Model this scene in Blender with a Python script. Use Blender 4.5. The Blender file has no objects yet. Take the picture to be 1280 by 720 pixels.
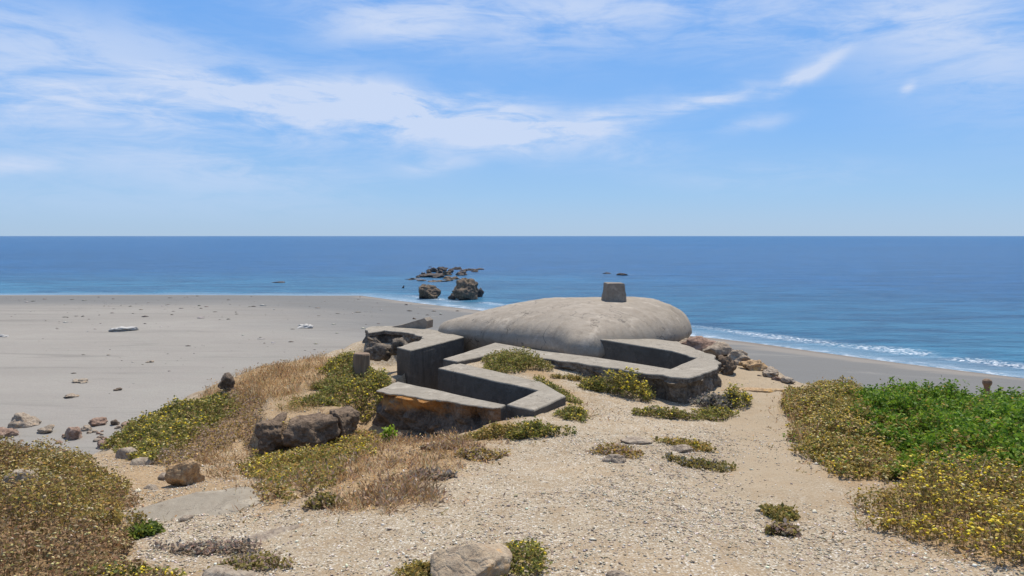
import bpy, math, random
import numpy as np
from mathutils import Vector, noise as mnoise
from mathutils.geometry import delaunay_2d_cdt

rng = np.random.default_rng(11)
random.seed(11)
sc = bpy.context.scene
col = sc.collection
R = math.radians

# ------------------------------------------------------------------ survey
EYE = 9.0                      # eye height above the sea
FOC, CX, CY, HZ = 900.0, 640.0, 360.0, 295.0
PITCH = math.atan((CY - HZ) / FOC)

def ray(px, py):
    x = (px - CX) / FOC; y = -(py - CY) / FOC
    return Vector((x, math.cos(PITCH) + y * math.sin(PITCH), -math.sin(PITCH) + y * math.cos(PITCH)))

def flat(px, py, drop):
    """plan position of a surveyed point lying `drop` metres below the eye"""
    d = ray(px, py); t = -drop / d.z
    return (d.x * t, d.y * t)

def at(px, py, Y):
    d = ray(px, py); t = Y / d.y
    return Vector((d.x * t, Y, EYE + d.z * t))

# ------------------------------------------------------------------ numpy noise
_perm = rng.permutation(4096)
_val = rng.random(4096)
def vnoise(x, y, z=0.0):
    x = np.asarray(x, float); y = np.asarray(y, float); z = np.zeros_like(x) + z
    xi = np.floor(x).astype(int); yi = np.floor(y).astype(int); zi = np.floor(z).astype(int)
    fx = x - xi; fy = y - yi; fz = z - zi
    fx = fx*fx*(3-2*fx); fy = fy*fy*(3-2*fy); fz = fz*fz*(3-2*fz)
    def h(i, j, k): return _val[_perm[(_perm[(_perm[i & 4095] + j) & 4095] + k) & 4095]]
    r = 0
    for a in (0, 1):
        for b in (0, 1):
            for c in (0, 1):
                w = (fx if a else 1-fx) * (fy if b else 1-fy) * (fz if c else 1-fz)
                r = r + w * h(xi+a, yi+b, zi+c)
    return r * 2 - 1
def fbm(x, y, z=0.0, o=4, s=1.0):
    r = 0; a = 1.0; f = s
    for i in range(o):
        r = r + a * vnoise(np.asarray(x)*f + 17.3*i, np.asarray(y)*f - 9.1*i, np.asarray(z)*f + 3.7*i); a *= .5; f *= 2.03
    return r
def sstep(a, b, x):
    t = np.clip((np.asarray(x, float) - a) / (b - a), 0, 1); return t*t*(3-2*t)

def poly_sdf(x, y, poly):
    """signed distance, positive inside"""
    x = np.asarray(x, float); y = np.asarray(y, float)
    best = np.full(x.shape, 1e9); inside = np.zeros(x.shape, bool)
    n = len(poly)
    for i in range(n):
        ax, ay = poly[i]; bx, by = poly[(i+1) % n]
        ex, ey = bx-ax, by-ay
        t = np.clip(((x-ax)*ex + (y-ay)*ey) / (ex*ex+ey*ey+1e-12), 0, 1)
        best = np.minimum(best, np.hypot(x-ax-t*ex, y-ay-t*ey))
        c = ((ay > y) != (by > y))
        xs = ax + (y-ay) * ex / (ey if abs(ey) > 1e-9 else 1e-9)
        inside ^= c & (x < xs)
    return np.where(inside, best, -best)

# ------------------------------------------------------------------ object helpers
def tag(o, label=None, cat=None, group=None, kind=None):
    if label: o['label'] = label
    if cat: o['category'] = cat
    if group: o['group'] = group
    if kind: o['kind'] = kind
    return o
def empty(name, loc=(0, 0, 0)):
    o = bpy.data.objects.new(name, None); col.objects.link(o)
    o.location = loc; o.empty_display_size = .2
    return o
def mesh_obj(name, V, F, mats, parent=None, cols=None, smooth=False, midx=None):
    """V (n,3); F (m,k) array, or a list of polygons"""
    me = bpy.data.meshes.new(name)
    V = np.asarray(V, np.float32)
    if isinstance(F, np.ndarray):
        m, k = F.shape
        me.vertices.add(len(V)); me.vertices.foreach_set('co', V.ravel())
        me.loops.add(m*k); me.loops.foreach_set('vertex_index', F.astype(np.int32).ravel())
        me.polygons.add(m); me.polygons.foreach_set('loop_start', np.arange(0, m*k, k, dtype=np.int32))
        me.update(calc_edges=True)
    else:
        me.from_pydata([tuple(v) for v in V], [], [tuple(f) for f in F]); me.update()
    me.validate(clean_customdata=False)
    nf = len(me.polygons)
    if smooth: me.polygons.foreach_set('use_smooth', np.ones(nf, bool))
    if cols is not None:
        dom = 'FACE' if len(cols) == nf else 'POINT'
        a = me.attributes.new('tint', 'FLOAT_COLOR', dom)
        c4 = np.ones((len(cols), 4), np.float32); c4[:, :3] = cols
        a.data.foreach_set('color', c4.ravel())
    for m_ in (mats if isinstance(mats, (list, tuple)) else [mats]): me.materials.append(m_)
    if midx is not None: me.polygons.foreach_set('material_index', np.asarray(midx, np.int32))
    o = bpy.data.objects.new(name, me); col.objects.link(o)
    if parent: o.parent = parent
    return o

# ------------------------------------------------------------------ material helpers
class NT:
    def __init__(s, tree): s.t = tree
    def n(s, typ, ins=None, **props):
        nd = s.t.nodes.new(typ)
        for k, v in props.items(): setattr(nd, k, v)
        for k, v in (ins or {}).items(): s.put(nd.inputs[k], v)
        return nd
    def put(s, sock, v):
        if isinstance(v, bpy.types.NodeSocket): s.t.links.new(v, sock)
        else: sock.default_value = v
    def math(s, op, a, b=0.0, c=0.0, clamp=False):
        nd = s.n('ShaderNodeMath', operation=op, use_clamp=clamp)
        for i, v in enumerate((a, b, c)): s.put(nd.inputs[i], v)
        return nd.outputs[0]
    def noise(s, vec, scale, detail=4, rough=.55, dist=0.0):
        return s.n('ShaderNodeTexNoise', {'Vector': vec, 'Scale': scale, 'Detail': detail, 'Roughness': rough, 'Distortion': dist}).outputs['Fac']
    def ramp(s, fac, stops):
        nd = s.n('ShaderNodeValToRGB', {'Fac': fac}); cr = nd.color_ramp
        while len(cr.elements) < len(stops): cr.elements.new(.5)
        for e, (p, c) in zip(cr.elements, stops):
            e.position = p; e.color = (c, c, c, 1) if isinstance(c, (int, float)) else (*c, 1)
        return nd.outputs['Color']
    def mix(s, fac, a, b, mode='MIX'):
        nd = s.n('ShaderNodeMix', data_type='RGBA', blend_type=mode)
        s.put(nd.inputs[0], fac)
        s.put(nd.inputs[6], a if isinstance(a, bpy.types.NodeSocket) else (*a, 1))
        s.put(nd.inputs[7], b if isinstance(b, bpy.types.NodeSocket) else (*b, 1))
        return nd.outputs[2]
    def maprange(s, v, a, b, c=0.0, d=1.0, smooth=True):
        nd = s.n('ShaderNodeMapRange', {'Value': v, 'From Min': a, 'From Max': b, 'To Min': c, 'To Max': d})
        if smooth: nd.interpolation_type = 'SMOOTHSTEP'
        return nd.outputs[0]
def material(name):
    m = bpy.data.materials.new(name); m.use_nodes = True
    nt = NT(m.node_tree); b = m.node_tree.nodes['Principled BSDF']
    return m, nt, b
def bump(nt, b, h, strength=.5, dist=.02):
    nt.put(b.inputs['Normal'], nt.n('ShaderNodeBump', {'Height': h, 'Strength': strength, 'Distance': dist}).outputs[0])

def concrete_mat(name, c0, c1, stain, sc_=1.0):
    m, nt, b = material(name)
    P = nt.n('ShaderNodeTexCoord').outputs['Object']
    big = nt.noise(P, 1.1*sc_, 5, .6); mid = nt.noise(P, 6*sc_, 6, .65); fine = nt.noise(P, 55*sc_, 4, .7)
    c = nt.mix(nt.ramp(big, [(.32, 0.), (.68, 1.)]), c0, c1)
    c = nt.mix(nt.math('MULTIPLY', nt.ramp(mid, [(.46, 0.), (.68, 1.)]), .6), c, stain)
    c = nt.mix(nt.ramp(fine, [(.3, .35), (.55, 0.)]), c, tuple(x*.6 for x in c0))
    # pale salt blooms and black pinholes
    pale = nt.ramp(nt.noise(P, 2.6*sc_, 5, .7, .6), [(.56, 0.), (.68, .6)])
    c = nt.mix(pale, c, tuple(min(1, x*1.35) for x in c1))
    vor = nt.n('ShaderNodeTexVoronoi', {'Vector': P, 'Scale': 14*sc_}).outputs['Distance']
    pin = nt.math('MULTIPLY', nt.math('LESS_THAN', vor, .09), nt.math('GREATER_THAN', mid, .5))
    c = nt.mix(nt.math('MULTIPLY', pin, .6), c, (.06, .055, .05))
    # hairline cracks and rusty drip marks
    wv = nt.n('ShaderNodeVectorMath', {0: P, 1: nt.n('ShaderNodeTexNoise', {'Vector': P, 'Scale': 3.0*sc_, 'Detail': 4.0}).outputs['Color']}, operation='ADD').outputs[0]
    ck = nt.n('ShaderNodeTexVoronoi', {'Vector': wv, 'Scale': .9*sc_}, feature='DISTANCE_TO_EDGE').outputs['Distance']
    c = nt.mix(nt.math('MULTIPLY', nt.math('LESS_THAN', ck, .008), nt.ramp(big, [(.4, 0.), (.55, .7)])), c, (.07, .06, .05))
    dr = nt.noise(nt.n('ShaderNodeMapping', {'Vector': P, 'Scale': (5*sc_, 5*sc_, .7)}).outputs[0], 1.0, 5, .65)
    c = nt.mix(nt.ramp(dr, [(.58, 0.), (.72, .5)]), c, tuple(x*.55 for x in stain))
    nt.put(b.inputs['Base Color'], c); b.inputs['Roughness'].default_value = .92
    b.inputs['Specular IOR Level'].default_value = .2
    h = nt.math('ADD', nt.math('MULTIPLY', mid, .6), nt.math('MULTIPLY', fine, .25))
    bump(nt, b, h, .8, .03)
    return m

def rubble_mat(name, c0, c1, dark, lichen=None, scale=1.0, lich_at=.6):
    m, nt, b = material(name)
    P = nt.n('ShaderNodeTexCoord').outputs['Object']
    n1 = nt.noise(P, 2.2*scale, 6, .65, .4); n2 = nt.noise(P, 11*scale, 6, .7); n3 = nt.noise(P, 48*scale, 3, .7)
    c = nt.mix(nt.ramp(n1, [(.36, 0.), (.62, 1.)]), c0, c1)
    c = nt.mix(nt.ramp(n2, [(.4, .7), (.56, 0.)]), c, dark)
    if lichen:
        c = nt.mix(nt.ramp(nt.noise(P, 3.1*scale, 5, .6, .3), [(lich_at, 0.), (lich_at+.1, .85)]), c, lichen)
    c = nt.mix(nt.ramp(n3, [(.3, .4), (.5, 0.)]), c, dark)
    nt.put(b.inputs['Base Color'], c); b.inputs['Roughness'].default_value = .95
    b.inputs['Specular IOR Level'].default_value = .15
    vor = nt.n('ShaderNodeTexVoronoi', {'Vector': P, 'Scale': 7*scale}, feature='DISTANCE_TO_EDGE').outputs['Distance']
    h = nt.math('ADD', nt.math('ADD', nt.math('MULTIPLY', n2, .9), nt.math('MULTIPLY', n3, .3)), nt.math('MULTIPLY', nt.math('MINIMUM', vor, .15), 1.5))
    bump(nt, b, h, .9, .05/scale)
    return m

def leaf_mat(name, transl=.42, rough=.6):
    m, nt, b = material(name)
    a = nt.n('ShaderNodeAttribute', attribute_name='tint').outputs['Color']
    nt.put(b.inputs['Base Color'], a); b.inputs['Roughness'].default_value = rough
    b.inputs['Specular IOR Level'].default_value = .25
    tr = nt.n('ShaderNodeBsdfTranslucent', {'Color': a})
    mx = nt.n('ShaderNodeMixShader', {0: transl, 1: b.outputs[0], 2: tr.outputs[0]})
    nt.t.links.new(mx.outputs[0], nt.t.nodes['Material Output'].inputs['Surface'])
    return m

M = {}
M['dome'] = concrete_mat('dome_concrete', (.265, .225, .175), (.32, .275, .22), (.22, .175, .128))
M['wall'] = concrete_mat('wall_concrete', (.25, .218, .172), (.305, .268, .214), (.185, .155, .115), 1.6)
def lichen_band(m, z0, z1):
    nt = NT(m.node_tree); b = m.node_tree.nodes['Principled BSDF']; base = b.inputs['Base Color'].links[0].from_socket
    P = nt.n('ShaderNodeTexCoord').outputs['Object']; z = nt.n('ShaderNodeSeparateXYZ', {'Vector': P}).outputs[2]
    zz = nt.math('ADD', z, nt.math('MULTIPLY', nt.math('SUBTRACT', nt.noise(P, 5, 4, .6), .5), .22))
    nt.put(b.inputs['Base Color'], nt.mix(nt.math('MULTIPLY', nt.maprange(zz, z0, z1), nt.math('MULTIPLY', nt.ramp(nt.noise(P, 7, 5, .65), [(.32, 0.), (.5, .9)]), nt.maprange(nt.n('ShaderNodeSeparateXYZ', {'Vector': P}).outputs[0], -.6, -1.05, .3, 1.0))), base, (.42, .195, .055)))
M['lichen_wall'] = rubble_mat('lichen_wall_face', (.12, .095, .07), (.19, .155, .12), (.045, .036, .03), (.30, .17, .07), 1.5, .62)
lichen_band(M['lichen_wall'], EYE-2.22, EYE-2.10)
M['wallshade'] = concrete_mat('shade_toned_wall_face', (.088, .078, .065), (.125, .111, .093), (.06, .052, .043), 1.3)  # darker wall concrete for vertical faces; their shade is painted into the colour
M['pillar'] = concrete_mat('pillar_concrete', (.22, .18, .14), (.28, .24, .19), (.17, .13, .10), 2.5)
M['rubble'] = rubble_mat('rubble_masonry', (.15, .12, .09), (.24, .20, .155), (.05, .04, .032), None, 1.4)
M['lichen'] = rubble_mat('lichen_masonry', (.20, .14, .085), (.30, .20, .11), (.06, .045, .035), (.52, .24, .055), 1.5, .5)
M['rock_tan'] = rubble_mat('tan_rock', (.30, .24, .175), (.40, .33, .25), (.14, .10, .075), (.42, .26, .13), 2.0)
M['rock_orange'] = rubble_mat('orange_rock', (.42, .27, .14), (.52, .37, .21), (.19, .12, .07), (.56, .33, .11), 2.4, .55)
M['rock_grey'] = rubble_mat('grey_rock', (.32, .26, .19), (.40, .34, .265), (.22, .165, .12), (.47, .32, .18), 1.8, .58)
M['rock_dark'] = rubble_mat('dark_rock', (.135, .10, .072), (.20, .15, .108), (.055, .042, .032), None, 2.0)
M['rock_ledge'] = rubble_mat('ledge_rock', (.15, .105, .07), (.23, .165, .11), (.06, .042, .03), None, 2.0)
M['rock_sea'] = rubble_mat('sea_rock', (.13, .105, .085), (.24, .18, .125), (.035, .03, .027), (.33, .21, .10), .55, .58)
M['rock_reef'] = rubble_mat('reef_rock', (.095, .08, .072), (.17, .14, .12), (.03, .027, .025), None, .5)
M['rock_white'] = rubble_mat('white_rock', (.36, .345, .315), (.47, .45, .415), (.40, .38, .35), None, .8)
M['rock_red'] = rubble_mat('reddish_rock', (.27, .165, .115), (.40, .29, .22), (.12, .08, .06), (.30, .28, .11), .9, .6)
M['rock_front'] = rubble_mat('ochre_boulder', (.36, .275, .18), (.45, .36, .255), (.25, .18, .12), (.52, .30, .12), 2.2, .56)
M['slab'] = concrete_mat('slab_stone', (.25, .213, .16), (.305, .262, .20), (.20, .16, .115), 1.8)
M['leaf'] = leaf_mat('leaf')
M['bloom'] = leaf_mat('bloom', .25, .8)
M['straw'] = leaf_mat('straw', .3, .7)

# wood of the posts
m, nt, b = material('weathered_wood'); M['wood'] = m
P = nt.n('ShaderNodeTexCoord').outputs['Object']
st = nt.n('ShaderNodeMapping', {'Vector': P, 'Scale': (30, 30, 2.5)}).outputs[0]
g = nt.noise(st, 1.0, 5, .65)
c = nt.mix(nt.ramp(g, [(.3, 0.), (.7, 1.)]), (.12, .075, .045), (.23, .155, .095))
nt.put(b.inputs['Base Color'], c); b.inputs['Roughness'].default_value = .9
bump(nt, b, g, .8, .01)

# ------------------------------------------------------------------ terrain function
WALL_DROP = 2.0
CTRL = [  # px, py, forward distance: surveyed ground points on the headland
 (640,720,3.45),(300,720,3.5),(900,720,3.45),(1150,720,3.4),(1280,720,3.5),(0,720,3.75),(150,720,3.6),
 (640,640,4.6),(640,600,5.5),(640,560,6.8),(660,522,8.0),(740,530,8.0),(740,493,9.8),(760,478,10.6),
 (853,505,9.9),(900,520,9.0),(900,600,5.6),(960,560,6.9),(960,500,9.6),(950,480,11.0),(925,455,12.5),
 (1100,690,3.9),(1050,600,5.6),(1000,520,8.7),(1130,540,8.0),(1250,520,8.8),(1250,620,5.0),(1120,512,9.7),(1250,525,9.7),
 (400,600,5.6),(250,605,6.1),(250,650,4.9),(200,575,7.5),(470,562,7.6),(530,548,8.3),(600,530,8.3),(370,562,8.0),
 (430,470,10.3),(440,447,12.3),(330,468,11.0),(270,497,9.8),(240,535,8.8),(300,520,9.2),
 (0,575,7.0),(100,580,6.9),(100,640,5.0),(500,640,4.7),(450,590,6.0),(640,452,11.6),(700,468,10.6)]
pts = np.array([tuple(at(*c)) for c in CTRL])
xtra = np.array([(-9,4,7.2),(-9,0,7.4),(0,0,7.4),(6,-1,7.4),(11,4,7.15),(11,9,6.75),(0,18,6.7),(3.5,16,6.7),(-2.5,15,6.75),(0,-4,7.5),(14,-3,7.4),(-12,-3,7.4),(-9,7,6.9)])
pts = np.vstack([pts, xtra])
def _tps(r2): return np.where(r2 > 1e-9, r2*np.log(r2+1e-12), 0)
_n = len(pts)
_K = _tps(((pts[:, None, :2]-pts[None, :, :2])**2).sum(-1)) + np.eye(_n)*.35
_P = np.c_[np.ones(_n), pts[:, :2]]
_A = np.block([[_K, _P], [_P.T, np.zeros((3, 3))]])
_w = np.linalg.solve(_A, np.r_[pts[:, 2], 0, 0, 0])
def plateau(x, y):
    r = _w[_n] + _w[_n+1]*x + _w[_n+2]*y
    for i in range(_n): r = r + _w[i]*_tps((x-pts[i, 0])**2 + (y-pts[i, 1])**2)
    return r
HEAD = [(-16,-6),(16,-6),(16,9.2),(9,10.0),(6.2,10.4),(4.9,11.4),(4.55,12.6),(4.5,14),(4.4,15.8),(3.6,18),(1,18.6),(-.8,17.6),(-2,16.9),
        (-3.3,16.3),(-3.5,14.6),(-3.45,13.2),(-4.1,11.9),(-4.5,10.6),(-4.55,9.2),(-4.6,8.4),(-4.5,7.8),(-5.2,7.35),(-8,7.2),(-16,6.9)]
f2 = lambda px, py, d=WALL_DROP: flat(px, py, d)
TRENCH = [f2(513,438), f2(580,421), f2(577,418), f2(628,427), f2(619,428.5), f2(555,449), f2(548,460), f2(672,488), f2(633,506), f2(497,477.5), f2(498,440)]
PIT = [f2(730,421.5,1.75), f2(840,433,1.84), f2(871,447), f2(838,461), f2(735,445)]
TOE = [(-2.1,9.35),(-1.7,9.3),(-1.0,8.8),(-.45,8.5),(-.5,8.25),(-1.1,8.4),(-1.75,8.75),(-2.2,9.0)]
LEDGE = [f2(318,520,2.06), f2(345,528,2.06), f2(372,527,2.06), f2(405,519,2.06), f2(432,507,2.06), f2(445,488,2.06), f2(400,480,2.06), f2(335,495,2.06)]
HOLLOW = [(-2.2,14.9), (-1.6,14.1), (-1.75,12.6), (-1.55,11.5), (-1.7,10.1), (-2.2,10.5), (-2.6,11.6), (-3.3,13.3), (-3.2,14.8)]
def ground(x, y):
    x = np.asarray(x, float); y = np.asarray(y, float)
    z = np.minimum(plateau(x, y), 7.75)
    jit = .28*fbm(x, y, 3.1, 3, .9)
    d = poly_sdf(x, y, HEAD) + jit
    z = z + .035*fbm(x, y, 0, 4, 1.3) * sstep(-.5, .6, d) + .010*fbm(x, y, 5, 3, 7.0)
    out = np.maximum(0, .25-d)
    cliff = np.where(out < 1.2, .55*out**1.5/1.1, 0) + np.where(out >= 1.2, .657 + (out-1.2)*1.15, 0)
    z = z - cliff*(1+.25*fbm(x, y, 8, 3, .8)) - .35*np.abs(fbm(x, y, 2, 4, .7))*sstep(.2, 2, out)
    z = np.where(True, z + (np.maximum(z, EYE-2.06+.02*fbm(x, y, 7, 3, 3)) - z)*sstep(-.06, .03, poly_sdf(x, y, LEDGE)), z)
    z = z - .42*sstep(-.1, .25, poly_sdf(x, y, HOLLOW))
    z = z - .15*sstep(-.35, .12, poly_sdf(x, y, TOE))
    for P_ in (TRENCH, PIT):
        z = z - 1.35*sstep(-.16, -.05, poly_sdf(x, y, P_))
    # wall footings: keep the soil just below the wall tops next to the masonry
    return z
def gz(x, y): return float(ground(np.array([x]), np.array([y]))[0])
def G(px, py):
    """where the sight line through a surveyed point meets the headland"""
    d = ray(px, py); t = np.arange(2.5, 22, .02)
    zz = ground(d.x*t/d.y, t); rz = EYE + d.z*t/d.y
    k = np.argmax(rz < zz) if (rz < zz).any() else len(t)-1
    return (d.x*t[k]/d.y, t[k])

def axis(segs):
    out = []
    for a, b, s in segs:
        n = max(1, int(round((b-a)/s))); out += list(np.linspace(a, b, n, endpoint=False))
    out.append(segs[-1][1]); return np.array(out)
def grid_mesh(xs, ys):
    X, Y = np.meshgrid(xs, ys); nx, ny = len(xs), len(ys)
    i = np.arange(nx*ny).reshape(ny, nx)
    F = np.stack([i[:-1, :-1], i[:-1, 1:], i[1:, 1:], i[1:, :-1]], -1).reshape(-1, 4)
    return X.ravel(), Y.ravel(), F

# vegetated zones in plan (also used to stain the soil with litter)
def gp(*pp): return [G(*p) for p in pp]
Z_LEFT = [(-9.5,2.6)] + gp((190,735),(178,690),(180,660),(160,618),(120,588),(75,572)) + [(-5.0,7.25),(-9.5,7.0)]
Z_RIDGE = gp((172,578),(215,592),(255,572),(300,548),(322,525),(330,500),(310,488),(285,492)) + [(-4.75,9.6),(-4.9,8.9),(-4.75,8.3)]
Z_RIDGEGRASS = gp((300,505),(345,500),(385,490),(440,474),(452,462)) + [(-2.95,12.6),(-3.5,12.9),(-4.2,11.7),(-4.45,10.4),(-4.4,9.7)]
Z_POST = gp((398,500),(440,520),(468,535)) + [f2(466,489), f2(495,478), f2(497,448), (-2.25,12.6), (-2.75,12.4), (-2.85,11.0)]
Z_BELOW = gp((322,566),(400,565),(465,545),(470,566),(410,600),(350,640),(318,640),(330,605),(300,590))
Z_STRAW = gp((400,575),(470,548),(540,548),(610,555),(600,580),(560,600),(530,615),(470,635),(420,640),(385,625))
Z_PUR = gp((450,605),(500,590),(550,600),(540,635),(490,645),(445,630))
Z_FRONTF = gp((560,545),(600,528),(655,518),(640,545),(600,553))
Z_COURT = [f2(600,448,2.15), f2(630,440,2.15), f2(655,447,2.15)] + gp((700,478),(735,505),(735,522),(705,522),(708,500)) + [f2(681,480,2.1), f2(640,468,2.1)]
Z_BROWN = gp((985,505),(1010,492),(1060,488),(1105,520),(1130,575),(1120,605),(1060,605),(1020,590),(1000,550))
Z_GREEN = gp((1035,497),(1085,525),(1110,570),(1150,612),(1290,622)) + [(7.2,5.5),(12,6),(12,9.9),(9,10.1),(6.3,10.3),(5.3,10.6),(4.9,10.4)]
Z_YEL = gp((1105,606),(1165,600),(1290,606)) + [(6,5.0),(6,3.3)] + gp((1290,712),(1210,708),(1170,690),(1130,665),(1100,640))
Z_DRYR = gp((1060,612),(1120,620),(1170,690),(1230,722),(1120,722),(1080,680))
ALLZ = [Z_LEFT, Z_RIDGE, Z_RIDGEGRASS, Z_POST, Z_BELOW, Z_STRAW, Z_PUR, Z_FRONTF, Z_COURT, Z_BROWN, Z_GREEN, Z_YEL]

xs = axis([(-26,-12,.5),(-12,-5.5,.14),(-5.5,7.5,.06),(7.5,13,.15),(13,30,.6)])
ys = axis([(-14,1.5,.5),(1.5,3,.12),(3,14.2,.06),(14.2,20,.14),(20,30,.5)])
X, Y, F = grid_mesh(xs, ys)
Zt = ground(X, Y)
veg = np.zeros(len(X))
for z_ in ALLZ: veg = np.maximum(veg, sstep(-.18, .25, poly_sdf(X, Y, z_) + .12*fbm(X, Y, 1, 3, 3)))
veg = np.maximum(veg, .5*sstep(-.1, .3, poly_sdf(X, Y, Z_DRYR)))
veg = np.maximum(veg, .75*sstep(-.5, .3, poly_sdf(X, Y, [(-4.6,8),(-3.2,5.9),(-1.9,5.0),(-.6,5.6),(-.3,7.6),(-1.2,8.4),(-2.0,9.6),(-3.0,12.3),(-4.6,11)])+.35*fbm(X, Y, 4, 4, 1.2)))
sandy = sstep(.25, -.6, poly_sdf(X, Y, HEAD) + .28*fbm(X, Y, 3.1, 3, .9)) # bare earth on the scarp
# fine pale dust at the far end of the path
dust = sstep(.9, -.2, np.hypot((X-3.6)/.9, (Y-11.6)/1.6)-.8)
dust = np.maximum(dust, .75*sstep(.75, .1, np.abs(X-(2.5+.32*(Y-7)))+.25*fbm(X, Y, 3, 3, 1.5))*sstep(4.2, 6, Y)*sstep(13, 11, Y))
cols = np.stack([veg, sandy, dust], -1)

m, nt, b = material('headland_soil'); M['soil'] = m
P = nt.n('ShaderNodeTexCoord').outputs['Object']
att = nt.n('ShaderNodeSeparateColor', {'Color': nt.n('ShaderNodeAttribute', attribute_name='tint').outputs['Color']})
n0 = nt.noise(P, .9, 5, .6, .4); n1 = nt.noise(P, 5, 6, .65); n2 = nt.noise(P, 38, 5, .7)
c = nt.mix(nt.ramp(n0, [(.35, 0.), (.66, 1.)]), (.272, .21, .137), (.335, .27, .184))
c = nt.mix(nt.ramp(n1, [(.38, .55), (.55, 0.)]), c, (.27, .185, .105))
c = nt.mix(nt.ramp(nt.noise(P, .55, 4, .6, .5), [(.5, 0.), (.68, .6)]), c, (.38, .28, .175))
# grit: small coloured cells
v = nt.n('ShaderNodeTexVoronoi', {'Vector': P, 'Scale': 70.0, 'Randomness': 1.0})
gr = nt.n('ShaderNodeSeparateColor', {'Color': v.outputs['Color']})
gcol = nt.ramp(gr.outputs[0], [(0., (.16, .12, .085)), (.25, (.34, .27, .19)), (.6, (.42, .36, .27)), (.85, (.52, .46, .37)), (1., (.66, .62, .55))])
c = nt.mix(nt.math('MULTIPLY', nt.math('MULTIPLY', nt.ramp(n1, [(.35, .25), (.6, .85)]), nt.math('SUBTRACT', 1.0, att.outputs[2])), nt.math('LESS_THAN', v.outputs['Distance'], .55)), c, gcol)
c = nt.mix(nt.math('MULTIPLY', att.outputs[2], .8), c, (.34, .265, .178))
lit = nt.mix(nt.ramp(n2, [(.35, 0.), (.65, 1.)]), (.20, .125, .06), (.40, .265, .135))
c = nt.mix(nt.math('MULTIPLY', att.outputs[0], nt.ramp(n1, [(.3, .6), (.6, .95)])), c, lit)
scarp = nt.mix(nt.ramp(n1, [(.35, 0.), (.65, 1.)]), (.26, .19, .125), (.42, .33, .23))
c = nt.mix(nt.math('MULTIPLY', att.outputs[1], .8), c, scarp)
nt.put(b.inputs['Base Color'], c); b.inputs['Roughness'].default_value = .97; b.inputs['Specular IOR Level'].default_value = .1
h = nt.math('ADD', nt.math('MULTIPLY', n2, .5), nt.math('SUBTRACT', nt.math('MULTIPLY', n1, .8), nt.math('MULTIPLY', v.outputs['Distance'], .45)))
bump(nt, b, h, .8, .025)
head = mesh_obj('ground', np.c_[X, Y, Zt], F, M['soil'], None, cols, True)
tag(head, 'pale gravelly headland soil around the bunker', 'ground', kind='structure')

# ------------------------------------------------------------------ beach and sea
COAST = [((0, 109.0), (0.0, 1.0)), ((-14, 109.0), (.787, .617)), ((18.5, 62.0), (.751, .66))]
def shore(x, y):
    d = np.full(np.shape(x), -1e9)
    for (ax, ay), (nx, ny) in COAST: d = np.maximum(d, (x-ax)*nx + (y-ay)*ny)
    return d
def beach_z(x, y):
    d = shore(x, y) + 1.2*vnoise(np.asarray(x)*.07, np.asarray(y)*.07)
    z = np.where(d < 0, 1.25*(1-np.exp(d/18)), -.07*d)
    z = z + sstep(0, 6, -d)*(.10*vnoise(np.asarray(x)*.11, np.asarray(y)*.11, 4) + .03*fbm(x, y, 2, 3, .6))
    return np.maximum(z, -4)
bx = axis([(-900,-140,30),(-140,-60,2),(-60,45,.7),(45,120,4),(120,900,40)])
by = axis([(-700,-40,30),(-40,15,3),(15,112,.7),(112,160,6)])
X, Y, F = grid_mesh(bx, by)
m, nt, b = material('beach_sand'); M['sand'] = m
P = nt.n('ShaderNodeTexCoord').outputs['Object']
def shore_nodes(nt, P):
    sx = nt.n('ShaderNodeSeparateXYZ', {'Vector': P}); d = None
    for (ax, ay), (nx, ny) in COAST:
        l = nt.math('ADD', nt.math('MULTIPLY', sx.outputs[0], nx), nt.math('MULTIPLY_ADD', sx.outputs[1], ny, -(ax*nx+ay*ny)))
        d = l if d is None else nt.math('MAXIMUM', d, l)
    return d
d = shore_nodes(nt, P)
n0 = nt.noise(nt.n('ShaderNodeMapping', {'Vector': P, 'Scale': (.02, .11, .1)}).outputs[0], 1.0, 5, .6, .5)
n1 = nt.noise(P, .5, 6, .65); n2 = nt.noise(P, 9, 5, .7)
c = nt.mix(nt.ramp(n0, [(.36, 0.), (.64, 1.)]), (.222, .205, .178), (.265, .245, .212))
c = nt.mix(nt.ramp(n1, [(.42, .4), (.6, 0.)]), c, (.235, .21, .185))
dn = nt.math('ADD', d, nt.math('MULTIPLY', nt.math('SUBTRACT', n0, .5), 24.0))
c = nt.mix(nt.maprange(dn, -34, -14), c, (.145, .142, .134))
tk = nt.noise(nt.n('ShaderNodeMapping', {'Vector': P, 'Scale': (.045, .5, 1), 'Rotation': (0, 0, .06)}).outputs[0], 1.0, 6, .7, 1.2)
c = nt.mix(nt.ramp(tk, [(.53, 0.), (.66, .45)]), c, (.135, .125, .11))
c = nt.mix(nt.ramp(tk, [(.3, .35), (.4, 0.)]), c, (.30, .28, .245))
c = nt.mix(nt.maprange(dn, -5, -2.5), c, (.205, .185, .16))
c = nt.mix(nt.maprange(d, -2.2, -.6), c, (.17, .145, .12))
c = nt.mix(nt.ramp(n2, [(.3, .35), (.5, 0.)]), c, (.18, .16, .14))
nt.put(b.inputs['Base Color'], c); b.inputs['Roughness'].default_value = .95; b.inputs['Specular IOR Level'].default_value = .15
bump(nt, b, nt.math('ADD', nt.math('MULTIPLY', n1, 3.0), n2), .5, .08)
beach = mesh_obj('beach', np.c_[X, Y, beach_z(X, Y)], F, M['sand'], None, None, True)
tag(beach, 'wide grey sand beach running to the waterline', 'beach', kind='structure')

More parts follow.
